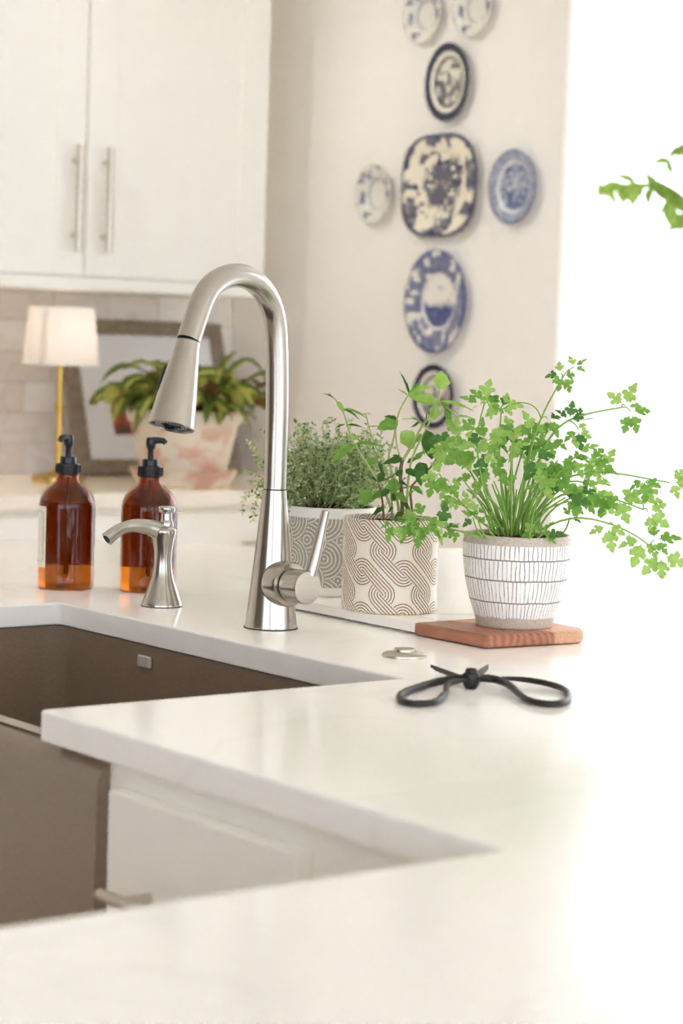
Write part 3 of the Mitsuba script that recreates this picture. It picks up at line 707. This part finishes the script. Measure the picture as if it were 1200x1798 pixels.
# ------------------------------------------------------------------ leaves
HR = np.array([math.cos(YAW), -math.sin(YAW), 0.]); HF = np.array([math.sin(YAW), math.cos(YAW), 0.]); HZ = np.array([0, 0, 1.])
def unit(v): v = np.asarray(v, float); return v / (np.linalg.norm(v) + 1e-12)
def blade(L, W, prof, n=7, fold=.25, curl=.3, wave=0.0, rs=None):
    """A leaf along +x, midrib on y = 0; prof(t) gives its half width from 0 to 1."""
    v, uv, f = [], [], []
    for i in range(n + 1):
        t = i / n
        w = max(prof(t), .02) * W / 2
        zc = -curl * L * t * t
        for s in (-1, 0, 1):
            v.append((L * t * (1 - .12 * curl * t), s * w, zc + abs(s) * fold * w + (wave * W * math.sin(i * 2.3 + s) if s else 0))); uv.append((t, s))
    for i in range(n):
        for j in (0, 1):
            a = i * 3 + j
            f += [(a, a + 3, a + 4), (a, a + 4, a + 1)]
    return np.array(v), np.array(f), np.array(uv)
HALF = [(0, 0), (.10, .03), (.22, .11), (.19, .24), (.32, .28), (.35, .44), (.50, .43), (.57, .31), (.52, .19), (.47, .09), (.58, .12), (.62, .23), (.74, .24), (.79, .15), (.88, .14), (1, 0)]
def parsley_leaf(L, fold, curl, rs):
    k = [(x, y * (1 + .25 * (rs.random() - .5))) for x, y in HALF]
    n = len(k); mids = np.linspace(0, 1, n)
    v = [(m * L, 0, -curl * L * m * m) for m in mids]
    for s in (1, -1):
        for x, y in k: v.append((x * L, s * y * L * .80, -curl * L * x * x + fold * y * L - .25 * L * y * y))
    f = []
    for si in (0, 1):
        o = n * (1 + si)
        for i in range(n - 1):
            q = [(i, i + 1, o + i + 1), (i, o + i + 1, o + i)]
            f += q if si else [t[::-1] for t in q]
    return np.array(v), np.array(f), None
def put(vf, base, d, nrm):
    d = unit(d); z = unit(np.asarray(nrm) - d * (np.asarray(nrm) @ d)); y = np.cross(z, d)
    return np.asarray(vf[0]) @ np.array([d, y, z]) + base, vf[1]
def leafpart(parent, vf, base, d, nrm, m, name='leaf', uv=None, smooth=True):
    vv, ff = put(vf, base, d, nrm)
    k = free(parent + '__' + name)
    scene[k] = ply(lift((vv, ff)), m, smooth, uv=uv)

def green_fn(a, b):
    def fn(p, n, uv): return mix(a, b, fbm(p.x * 160, p.y * 160, p.z * 160, 2))
    return fn
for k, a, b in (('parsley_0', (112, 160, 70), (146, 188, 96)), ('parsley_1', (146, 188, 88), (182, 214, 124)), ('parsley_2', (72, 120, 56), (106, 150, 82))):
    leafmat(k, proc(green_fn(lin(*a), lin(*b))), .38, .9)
for k, a, b in (('mint_0', (104, 150, 64), (140, 182, 90)), ('mint_1', (140, 182, 80), (178, 212, 118)), ('mint_2', (62, 98, 50), (92, 132, 66))):
    leafmat(k, proc(green_fn(lin(*a), lin(*b))), .34, .8)
mat('stem_green', lin(126, 168, 70), .5); mat('stem_pale', lin(170, 186, 112), .5); mat('stem_brown', lin(128, 108, 70), .6); mat('stem_thyme', lin(176, 184, 132), .6)

class Local:
    """Positions about a pot: right, up and away in units of 1/s metres from the foot of its axis."""
    def __init__(self, xy, x0, y0, s): self.o, self.x0, self.y0, self.s = np.array([*xy, ZB]), x0, y0, s
    def __call__(self, x, y, w=0.0):
        u = (x - self.x0 - .032 * (self.y0 - y)) / self.s
        return self.o + HR * u + HZ * (self.y0 - y) / self.s + HF * w

# ---- parsley
pa = thing('parsley_plant', 'bushy flat-leaf parsley growing in the white carved pot', 'herb')
G = Local(P3, 903, 1099, 1488)
rs = np.random.default_rng(11)
def pstem(pts, r0=.0015, r1=.0008, m='stem_green', name='stem', n=14):
    p = spline(pts, n) if len(pts) > 2 else np.array(pts, float)
    k = free(pa + '__' + name); scene[k] = ply(lift(tube(p, np.linspace(r0, r1, len(p)), 6)), m, 60)
    return p
def pleaf(base, tip, L=None, m=None, tilt=.5):
    base, tip = np.array(base), np.array(tip)
    d = tip - base
    nrm = HZ * .62 - HF * (tilt + .25) + HR * rs.normal(0, .3) + HZ * rs.normal(0, .2) - HF * rs.normal(0, .25)
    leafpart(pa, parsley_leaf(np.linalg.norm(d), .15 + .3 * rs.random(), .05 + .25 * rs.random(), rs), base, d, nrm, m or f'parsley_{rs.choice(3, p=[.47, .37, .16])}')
def cluster(tip, d, size, spread=.9, droop=.25, m=None):
    """A three-part leaf at a stem's end: one leaflet ahead, two aside on short stalks."""
    d = unit(d); side = unit(np.cross(d, HZ * .5 - HF * .8))
    for s, ln in ((0, 1.0), (1, .82), (-1, .82)):
        dd = unit(d * (1 if s == 0 else .45) + side * s * spread - HZ * droop * rs.random() + HF * rs.normal(0, .25) + HR * rs.normal(0, .12))
        b = tip + dd * size * .12
        pleaf(b, b + dd * size * ln * (.85 + .3 * rs.random()), m=m)
def run(pts, clusters, r0=.0015):
    p = pstem([G(*q) for q in pts], r0)
    for (x, y, w, size, dx, dy) in clusters:
        tip = G(x, y, w); i = int(np.argmin(np.linalg.norm(p - tip, axis=1)))
        if np.linalg.norm(p[i] - tip) > .004:
            pstem([p[i], (p[i] + tip) / 2 + HZ * .003, tip], .0008, .0006, n=6)
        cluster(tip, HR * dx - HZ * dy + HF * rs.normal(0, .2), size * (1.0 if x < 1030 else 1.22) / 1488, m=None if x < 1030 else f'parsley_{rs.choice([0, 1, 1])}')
run([(905, 935, 0), (921, 840, 0), (945, 740, -.005), (983, 663, -.01)], [(985, 658, -.01, 36, .55, .75), (1004, 642, -.012, 24, .5, -.5), (980, 655, -.01, 26, -1, -.1)], .0019)
run([(915, 935, 0), (945, 815, .01), (985, 745, .015), (1040, 722, .02), (1092, 711, .02)], [(1098, 708, .02, 32, .25, -.9), (1108, 718, .02, 34, .6, .8), (1000, 735, .015, 32, .2, -1), (1018, 738, .02, 26, .5, -.4), (1016, 752, .015, 34, .05, 1)], .0018)
run([(920, 938, -.01), (965, 850, -.02), (1040, 822, -.03), (1115, 828, -.035), (1165, 835, -.04)], [(1168, 833, -.04, 32, .9, .1), (1122, 830, -.035, 30, .1, .8), (1050, 815, -.03, 32, .5, -.8)], .0014)
run([(925, 938, 0), (985, 868, .01), (1065, 868, .01), (1130, 888, .01)], [(1128, 875, .01, 38, .3, -.8), (1138, 892, .01, 36, .9, .5), (1085, 868, .01, 40, .4, .9), (1062, 860, .01, 38, -.2, 1)], .0015)
run([(930, 936, -.02), (1000, 903, -.03), (1060, 909, -.035), (1118, 935, -.04), (1148, 958, -.04)], [(1120, 935, -.04, 38, -.3, .9), (1140, 935, -.04, 34, .9, -.4), (1152, 960, -.04, 40, .25, 1), (1060, 912, -.035, 34, .0, 1)], .0014)
run([(918, 938, .02), (960, 880, .03), (1010, 845, .04), (1045, 850, .04)], [(1048, 852, .04, 44, .6, .7), (1020, 845, .04, 38, .2, .4), (1035, 835, .04, 34, .9, -.3)], .0015)
run([(912, 938, -.01), (955, 850, -.03), (1005, 795, -.03)], [(1008, 790, -.03, 38, .5, -.4), (1030, 800, -.03, 36, .9, .2), (995, 800, -.03, 40, .6, .6)], .0015)
run([(890, 935, 0), (850, 850, -.01), (836, 770, -.01), (848, 712, -.01)], [(848, 706, -.01, 36, .2, -.9), (842, 712, -.01, 34, -.6, -.5), (856, 712, -.01, 30, .8, .1)], .0016)
run([(893, 935, .01), (880, 850, .01), (877, 770, .01), (880, 722, .01)], [(880, 718, .01, 32, -.5, -.5), (884, 714, .01, 30, .7, -.2), (879, 745, .01, 34, .6, .4)], .0015)
run([(880, 722, .012), (910, 708, .012), (940, 716, .012), (950, 735, .012)], [(950, 738, .012, 38, .1, .9), (962, 735, .012, 34, .7, .6)], .0008)
run([(884, 938, -.02), (850, 870, -.04), (832, 790, -.05)], [(832, 786, -.05, 46, -.5, -.2), (845, 775, -.05, 44, .6, -.3), (815, 785, -.05, 44, -.8, .5), (838, 795, -.05, 40, .1, .9)], .0016)
run([(880, 938, .02), (838, 850, .05), (800, 782, .05)], [(800, 780, .05, 42, -.6, -.3), (790, 792, .05, 40, -.4, .7), (812, 768, .05, 40, .4, -.7)], .0015)
run([(874, 938, -.02), (815, 890, -.03), (772, 838, -.04)], [(772, 836, -.04, 36, -.6, .0), (785, 846, -.04, 34, .5, .7), (762, 836, -.04, 32, -.2, .9)], .0012)
run([(876, 940, 0), (830, 905, -.01), (795, 868, -.02)], [(797, 868, -.02, 34, -.5, .3), (805, 872, -.02, 30, .5, .4)], .0012)
run([(870, 940, -.035), (815, 931, -.045), (770, 922, -.05), (740, 908, -.055)], [(740, 908, -.055, 44, -.6, -.1), (738, 915, -.055, 46, -.1, 1), (752, 916, -.055, 42, .6, .7), (722, 914, -.055, 40, -.6, .7), (690, 918, -.055, 34, -.3, .8), (770, 922, -.05, 36, .2, -.6)], .0016)
run([(868, 940, -.04), (835, 938, -.05), (800, 928, -.055)], [(800, 926, -.055, 30, -.8, .2)], .0014)
for (x, y, w, size) in [(900, 765, -.02, 44), (925, 775, .02, 42), (930, 800, -.04, 46), (952, 825, -.03, 44), (900, 808, .03, 42), (978, 838, .03, 42), (958, 852, .0, 44), (985, 866, -.045, 40), (868, 798, .02, 42), (838, 838, .03, 40), (862, 842, -.04, 40),
                       (1002, 880, .03, 38), (935, 760, .0, 40), (968, 770, .03, 40), (940, 850, -.05, 42), (890, 780, -.05, 40), (975, 805, -.02, 42), (1012, 862, -.02, 40), (905, 790, .05, 40), (950, 790, .05, 42)]:
    rx = 900 + (x - 910) * .22 + rs.normal(0, 8)
    run([(rx, 938, w * .5), ((x + rx) / 2 - (x - rx) * .12, (y + 938) / 2 - 8, w * .8), (x, y, w)], [(x, y, w, size, rs.normal(0, .6) + (x - 915) / 120, rs.normal(-.1, .5))], .0014)
for (x, y, w, dx) in [(832, 898, -.05, -.3), (826, 905, -.05, -.8), (945, 928, -.055, .3), (930, 930, -.058, -.4), (952, 934, -.056, .8), (1000, 905, 0, .5), (850, 915, -.05, .2)]:
    run([(x + 18 * (1 if x < 900 else -1), 941, w), (x + 6 * (1 if x < 900 else -1), (y + 941) / 2, w), (x, y, w)], [(x, y, w, 24, dx, -.6)], .0011)
for i in range(26):
    x, w = rs.normal(905, 22), rs.normal(0, .018)
    dx = (x - 903) * .9 + rs.normal(0, 14)
    pstem([G(x, 942, w), G(x + dx * .4, 895, w * 1.5), G(x + dx * 1.2, 845 + 25 * rs.random(), w * 2)], .0014, .0009)

# ---- mint
mi_ = thing('mint_plant', 'leggy mint with oval toothed leaves growing in the rope-patterned cream pot', 'herb')
Mn = Local(P2, 683, 1070, 1421)
def oval(t): return (math.sin(math.pi * min(1, t) ** .82) ** .8 if 0 < t < 1 else 0) * (1 + .07 * (1 if int(t * 22) % 2 else -1))
def lance(t): return math.sin(math.pi * t ** .7) ** .95 if 0 < t < 1 else 0
def mstem(pts, r0, r1, m='stem_green'):
    p = spline([Mn(*q) for q in pts], 16) if len(pts) > 2 else np.array([Mn(*q) for q in pts])
    k = free(mi_ + '__stem'); scene[k] = ply(lift(tube(p, np.linspace(r0, r1, len(p)), 7)), m, 60)
for pts, r0, r1, m in [([(692, 917, 0), (678, 868, 0), (664, 845, 0), (640, 808, 0), (623, 782, 0), (608, 742, 0), (602, 722, 0), (578, 694, 0)], .0019, .0008, 'stem_pale'),
                       ([(690, 917, .02), (684, 850, .02), (670, 810, .02), (649, 754, .02), (643, 729, .02)], .0014, .0007, 'stem_pale'),
                       ([(706, 917, 0), (706, 870, 0), (705, 815, 0), (708, 804, 0)], .0027, .0023, 'stem_brown'), ([(706, 808, 0), (724, 778, -.005), (742, 743, -.01), (768, 703, -.015), (771, 678, -.015)], .0020, .0010, 'stem_pale'),
                       ([(704, 917, .01), (688, 830, .01), (683, 800, .01), (692, 770, .01), (698, 733, .01), (716, 695, .01)], .0020, .0010, 'stem_pale'),
                       ([(712, 917, -.01), (716, 850, -.01), (724, 800, -.01), (748, 750, -.01), (766, 706, -.015)], .0018, .0011, 'stem_pale'),
                       ([(722, 917, .02), (724, 892, .02), (725, 852, .02), (740, 838, .02), (768, 803, .02), (785, 775, .02)], .0017, .0010, 'stem_brown'),
                       ([(705, 810, .01), (697, 780, .015), (695, 745, .02)], .0010, .0007, 'stem_pale'),
                       ([(674, 917, 0), (670, 870, 0), (664, 846, 0)], .0016, .0012, 'stem_brown'),
                       ([(666, 845, 0), (690, 835, 0), (706, 818, 0)], .0010, .0008, 'stem_brown'),
                       ([(724, 852, .0), (700, 858, .0), (690, 862, .0)], .0010, .0008, 'stem_brown'),
                       ([(768, 703, -.015), (782, 712, -.015), (800, 728, -.015)], .0010, .0007, 'stem_pale'),
                       ([(745, 745, -.01), (730, 735, -.01), (706, 735, -.01)], .0009, .0006, 'stem_pale')]:
    mstem(pts, r0, r1, m)
ML = [  # base, tip, width ratio, depth, colour
    (590, 706, 571, 690, .35, 0, 2), (592, 708, 606, 726, .4, 0, 1), (602, 722, 634, 731, .33, 0, 2), (602, 722, 650, 727, .28, .01, 0), (606, 748, 590, 753, .4, 0, 2), (608, 750, 638, 747, .35, 0, 2), (643, 729, 652, 728, .4, .02, 0), (643, 731, 632, 728, .4, .02, 0),
    (646, 752, 668, 748, .3, .02, 0), (623, 782, 674, 777, .36, -.01, 0), (623, 782, 580, 812, .5, -.01, 0), (616, 770, 596, 768, .4, 0, 1), (620, 775, 640, 762, .4, .01, 1), (610, 745, 622, 735, .4, .0, 1),
    (699, 744, 662, 750, .78, 0, 0), (700, 742, 676, 730, .6, .015, 2), (716, 695, 762, 702, .62, -.005, 1), (716, 694, 752, 672, .55, .01, 1), (718, 692, 704, 650, .26, .01, 2), (716, 695, 698, 682, .4, .01, 1), (722, 688, 738, 668, .4, .015, 0),
    (771, 682, 774, 648, .85, -.015, 1), (770, 702, 834, 709, .27, -.02, 1), (768, 704, 724, 694, .55, -.015, 1), (772, 706, 792, 722, .6, -.02, 0), (766, 708, 756, 738, .55, -.02, 1), (798, 728, 830, 727, .38, -.015, 1), (786, 716, 812, 722, .4, -.01, 1), (780, 712, 790, 738, .5, -.015, 0),
    (704, 756, 728, 786, .75, -.005, 1), (742, 745, 752, 722, .35, -.01, 2), (742, 745, 722, 726, .3, -.01, 2), (735, 738, 722, 752, .3, 0, 2),
    (748, 752, 758, 803, .55, -.02, 2), (752, 760, 742, 800, .42, 0, 0), (736, 808, 735, 846, .48, -.015, 2), (736, 812, 756, 832, .5, .01, 2), (748, 776, 770, 792, .5, .0, 2), (740, 760, 728, 778, .5, .01, 0),
    (706, 808, 672, 809, .50, -.005, 2), (706, 806, 690, 798, .5, .01, 2), (666, 812, 640, 812, .65, .01, 0), (665, 812, 672, 830, .5, 0, 2), (668, 846, 650, 836, .5, 0, 2), (664, 846, 674, 824, .5, -.01, 2),
    (652, 858, 632, 886, .72, -.02, 0), (678, 862, 648, 874, .62, -.01, 0), (692, 864, 690, 836, .75, -.02, 0), (694, 864, 716, 878, .7, -.02, 0), (684, 858, 668, 868, .7, -.02, 2), (700, 845, 718, 850, .6, -.02, 2), (706, 822, 694, 836, .6, -.02, 2), (712, 822, 728, 830, .5, -.01, 2),
    (724, 852, 742, 862, .5, .0, 0), (726, 860, 712, 872, .6, -.01, 0), (705, 880, 722, 892, .6, -.02, 2), (690, 890, 676, 902, .6, -.02, 2), (672, 890, 655, 902, .5, -.01, 2), (705, 895, 690, 905, .6, -.03, 2),
    (690, 880, 700, 862, .6, .01, 2), (715, 812, 732, 800, .5, .005, 2), (728, 806, 744, 790, .45, .0, 0), (768, 804, 785, 812, .4, .02, 0), (785, 776, 800, 768, .5, .02, 0)]
mr = np.random.default_rng(4)
for bx, by, tx, ty, wr, w, c in ML:
    b = Mn(bx, by, w); t = Mn(tx, ty, w + mr.normal(0, .006)); L = np.linalg.norm(t - b)
    narrow = wr < .45
    bl = blade(L, L * wr, lance if narrow else oval, 9, .2 + .25 * mr.random(), .05 + .2 * mr.random(), .02)
    nrm = HZ * (.95 if abs(tx - bx) > abs(ty - by) else .35) - HF * (.75 if not narrow else .25) + HR * mr.normal(0, .3)
    leafpart(mi_, bl[:2], b, t - b, nrm, f'mint_{c}')

# ---- thyme
ty_ = thing('thyme_plant', 'fine wiry thyme with tiny grey-green leaves in the grey pot behind the faucet', 'herb')
tr = np.random.default_rng(21)
Th = Local(P1, 578, 1040, 1337)
leafmat('thyme_leaf_0', lin(148, 170, 112), .5, .8); leafmat('thyme_leaf_1', lin(198, 212, 162), .5, .8); leafmat('thyme_leaf_2', lin(98, 124, 74), .5, .7)
tl = {0: ([], []), 1: ([], []), 2: ([], [])}
nst = 0
def sprig(p, dens=.0042, size=.0056, r=.0006):
    key = free(ty_ + '__stem'); scene[key] = ply(lift(tube(p, np.linspace(r, .0004, len(p)), 5)), 'stem_thyme', 60)
    s = np.r_[0, np.cumsum(np.linalg.norm(np.diff(p, axis=0), axis=1))]
    for d in np.arange(.010, s[-1], dens):
        q = np.array([np.interp(d, s, p[:, i]) for i in range(3)]); i = min(int(np.searchsorted(s, d)), len(p) - 1)
        t = unit(p[i] - p[i - 1]); a = unit(np.cross(t, tr.normal(size=3)))
        for sg in (1, -1):
            dd = unit(a * sg + t * .4 + tr.normal(0, .3, 3)); L = size * (.6 + .7 * tr.random()); sd = unit(np.cross(dd, tr.normal(size=3))) * L * .28
            vs, fs = tl[tr.choice(3, p=[.40, .32, .28])]
            o = len(vs); m = q + dd * L * .5
            vs += [q, m + sd, q + dd * L, m - sd]; fs += [(o, o + 1, o + 2), (o, o + 2, o + 3)]
for i in range(150):
    a, q = tr.random() * 6.28, math.sqrt(tr.random()) * .045
    root = np.array([P1[0] + q * math.cos(a), P1[1] + q * math.sin(a), ZB + .113])
    el = math.radians(tr.uniform(8, 88)); a2 = a + tr.normal(0, .5)
    L = tr.uniform(.06, .112)
    e = root + np.array([math.cos(a2) * math.cos(el) * L * .72, math.sin(a2) * math.cos(el) * L * .72, math.sin(el) * L * 1.05])
    m = (root + e) / 2 + HZ * .012 + tr.normal(0, .008, 3)
    p = spline([root, m + tr.normal(0, .004, 3), (m + e) / 2 + HZ * .004 + tr.normal(0, .005, 3), e], 12)
    sprig(p)
    if i % 2 == 0:
        j = p[6]; sprig(spline([j, j + HZ * .012 + tr.normal(0, .010, 3), j + HZ * .022 + tr.normal(0, .016, 3)], 7), .0038, .005, .0005)
for pts in [[(540, 884, -.03), (505, 868, -.03), (470, 828, -.03), (436, 778, -.03)], [(540, 884, -.02), (500, 850, -.02), (476, 800, -.02), (462, 752, -.02)], [(540, 884, -.03), (500, 862, -.03), (458, 852, -.04), (434, 872, -.04), (430, 906, -.04)], [(540, 884, -.03), (500, 868, -.03), (466, 868, -.04), (450, 886, -.05), (448, 912, -.05)],
            [(540, 884, -.02), (505, 850, -.01), (496, 790, -.01), (512, 732, -.01)], [(540, 884, -.03), (505, 870, -.03), (470, 858, -.04), (440, 850, -.05)], [(540, 884, 0), (506, 860, 0), (486, 820, .0), (470, 788, 0)], [(540, 884, -.03), (512, 876, -.05), (506, 896, -.064), (510, 926, -.068)], [(540, 884, -.03), (500, 864, -.03), (460, 838, -.03), (430, 826, -.03)],
            [(540, 884, -.03), (500, 862, -.03), (466, 822, -.03), (448, 774, -.03)], [(540, 884, -.03), (502, 868, -.03), (466, 848, -.04), (438, 846, -.04)], [(540, 884, -.03), (504, 864, -.03), (476, 838, -.02), (452, 812, -.02)], [(540, 884, -.03), (502, 866, -.03), (464, 866, -.04), (428, 874, -.05)],
            [(612, 884, 0), (636, 830, 0), (650, 790, 0)], [(600, 884, 0), (626, 800, 0), (638, 752, 0)], [(590, 884, .01), (610, 790, .01), (618, 736, .01)], [(560, 884, 0), (552, 780, 0), (540, 746, 0)], [(580, 884, 0), (572, 770, 0), (576, 738, 0)], [(565, 884, .01), (530, 790, .01), (522, 745, .01)]]:
    sprig(spline([Th(*q) for q in pts], 14), .0050, .0062)
for k, (vs, fs) in tl.items():
    obj('leaves', (np.array(vs), np.array(fs)), f'thyme_leaf_{k}', ty_, smooth=False, kind='stuff')

# ---- the arching plant in the terracotta pot
fr = np.random.default_rng(8)
def strap_fn(p, n, uv):
    s = smoothstep(.15, .55, dr.abs(uv.y) + .5 * (fbm(uv.x * 9, uv.y * 3, p.x * 40, 2) - .5))
    c = mix(lin(190, 190, 100), lin(92, 112, 50), s)
    return mix(c, lin(96, 66, 44), smoothstep(.80, 1.0, uv.x + .25 * (noise(p.x * 50, p.y * 50, p.z * 50) - .5)) * .8)
leafmat('strap_leaf_0', proc(strap_fn), .35, .45)
leafmat('strap_leaf_1', proc(green_fn(lin(150, 152, 66), lin(196, 192, 104))), .35, .45)
leafmat('strap_leaf_2', proc(green_fn(lin(72, 96, 44), lin(110, 124, 58))), .35, .4)
leafmat('strap_leaf_3', proc(green_fn(lin(98, 70, 44), lin(128, 104, 58))), .4, .3)
arch = thing('potted_croton', 'arching plant with long yellow and green striped leaves in the terracotta pot', 'plant')
def strap(t): return min(1, 2.6 * t ** .8) * min(1, 1.9 * (1 - t) ** .6) if 0 <= t < 1 else 0
def strap_leaf(p0, p1, p2, W, roll):
    p = bez(p0, p1, p2, 10); n = len(p); t = np.gradient(p, axis=0); v, uv, f = [], [], []
    for i in range(n):
        d = unit(t[i]); s = unit(np.cross(d, HZ + HR * .01)); nn = np.cross(s, d)
        s = s * math.cos(roll) + nn * math.sin(roll); w = strap(i / (n - 1)) * W / 2
        for k in (-1, 0, 1): v.append(p[i] + s * k * w + np.cross(s, d) * abs(k) * w * .35); uv.append((i / (n - 1), k))
    for i in range(n - 1):
        for j in (0, 1):
            a = i * 3 + j; f += [(a, a + 3, a + 4), (a, a + 4, a + 1)]
    k = free(arch + '__leaf'); scene[k] = ply(lift((np.array(v), np.array(f))), f'strap_leaf_{fr.choice(4, p=[.45, .2, .23, .12])}', True, uv=np.array(uv))
for i in range(30):
    a = 2.4 * i; o = np.array([math.cos(a), math.sin(a), 0]); q = math.sqrt((i + .5) / 30)
    root = np.array([QX, QY, .15]) + o * .08 * q
    top = root + o * (.075 * q) + HZ * (.10 - .06 * q) + fr.normal(0, .012, 3)
    if top[1] > QY + .09: top[1] = QY + .09
    k = free(arch + '__stem'); scene[k] = ply(lift(tube(bez(root, root + HZ * .06, top, 8), np.linspace(.004, .0025, 8), 6)), 'stem_brown', 60)
    for j in range(9):
        b_ = 2 * math.pi * (j / 9 + fr.random() * .1); d = unit(np.array([math.cos(b_), math.sin(b_), fr.uniform(-.2, .8)]) + o * .55 * q)
        L = fr.uniform(.055, .115); p0 = bez(root, root + HZ * .06, top, 8)[5 + j % 3]
        e = p0 + d * L - HZ * L * fr.uniform(.1, .75)
        if math.hypot(e[0] - QX, e[1] - QY) < .15: e[2] = max(e[2], .185)
        strap_leaf(p0, p0 + d * L * .6 + HZ * L * .25, e, fr.uniform(.022, .040), fr.normal(0, .7))
for pts in [((2.90, 4.26, .16), (3.0, 4.2, .34), (3.05, 4.19, .205)), ((2.89, 4.28, .16), (2.93, 4.2, .38), (2.985, 4.18, .235)), ((2.88, 4.28, .16), (2.90, 4.24, .30), (2.925, 4.22, .315)), ((2.80, 4.27, .16), (2.66, 4.24, .34), (2.575, 4.25, .235)), ((2.80, 4.27, .16), (2.64, 4.2, .33), (2.60, 4.22, .18)),
            ((2.80, 4.27, .16), (2.70, 4.2, .33), (2.60, 4.2, .265)), ((2.9, 4.27, .16), (2.98, 4.2, .27), (3.02, 4.18, .17)), ((2.8, 4.27, .16), (2.68, 4.19, .28), (2.62, 4.18, .12)), ((2.8, 4.27, .16), (2.74, 4.17, .30), (2.68, 4.15, .13))]:
    strap_leaf(*[np.array(q) for q in pts], .030, .3)

# ---- the tall leafy plant by the bright window, its frond reaching into view
tall = thing('leafy_floor_plant', 'tall green floor plant by the bright window, one frond reaching in at the right', 'plant')
BX, BY = 3.86, 3.57
leafmat('frond_leaf', proc(green_fn(lin(108, 136, 58), lin(148, 170, 86))), .4, .9)
def frond(p, L, n=9, j0=5):
    q = spline(p, 26)
    k = free(tall + '__stem'); scene[k] = ply(lift(tube(q, np.linspace(.004, .0015, 26), 7)), 'stem_green', 60)
    for i in range(n):
        j = int(j0 + (24 - j0) * i / max(1, n - 1)); t = unit(q[min(j + 1, 25)] - q[j - 1]); sd = unit(np.cross(t, HZ))
        for s in (1, -1):
            d = unit(sd * s * .6 + t * .55 + HZ * fr.normal(-.5 if s > 0 else .1, .4)); l = L * (.7 + .5 * fr.random()) * (1 - .35 * i / n)
            leafpart(tall, blade(l, l * .42, oval, 6, .25, .25)[:2], q[j], d, HZ * .45 - HF * .8 + fr.normal(0, .35, 3), 'frond_leaf')
    leafpart(tall, blade(L * .8, L * .3, oval, 6, .25, .2)[:2], q[-1], q[-1] - q[-2], HZ, 'frond_leaf')
trunk = spline([(BX, BY, -.52), (BX + .02, BY, -.1), (BX, BY + .01, .35), (BX + .01, BY, .62)], 20)
obj('trunk', tube(trunk, np.linspace(.016, .009, 20), 10), 'stem_brown', tall)
frond([(BX + .01, BY, .60), (3.85, 3.62, .625), (3.835, 3.68, .665), (3.82, 3.74, .715), (3.80, 3.80, .744), (3.80, 3.87, .744), (3.80, 3.92, .733)], .085, 14)
frond([(BX + .01, BY, .60), (3.86, 3.60, .76), (3.845, 3.645, .845), (3.825, 3.69, .835), (3.81, 3.735, .785)], .060, 4, 20)
for a in (.1, -.5, -1.1):
    frond([(BX + .01, BY, .60), (BX + .1 * math.cos(a), BY + .1 * math.sin(a), .75), (BX + .26 * math.cos(a), BY + .26 * math.sin(a), .78)], .09, 8)
wp = thing('floor_pot', 'round white floor pot holding the tall leafy plant by the window', 'plant pot')
obj('pot', lathe([(0, ZF + .002), (.12, ZF + .002), (.13, ZF + .01), (.165, -.56), (.17, -.5), (.16, -.498), (.15, -.53), (0, -.535)], 48, (BX, BY, 0)), 'white_trim', wp)
obj('soil', soil_top(BX, BY, -.53, .149, 12), 'soil', wp, smooth=False, kind='stuff')
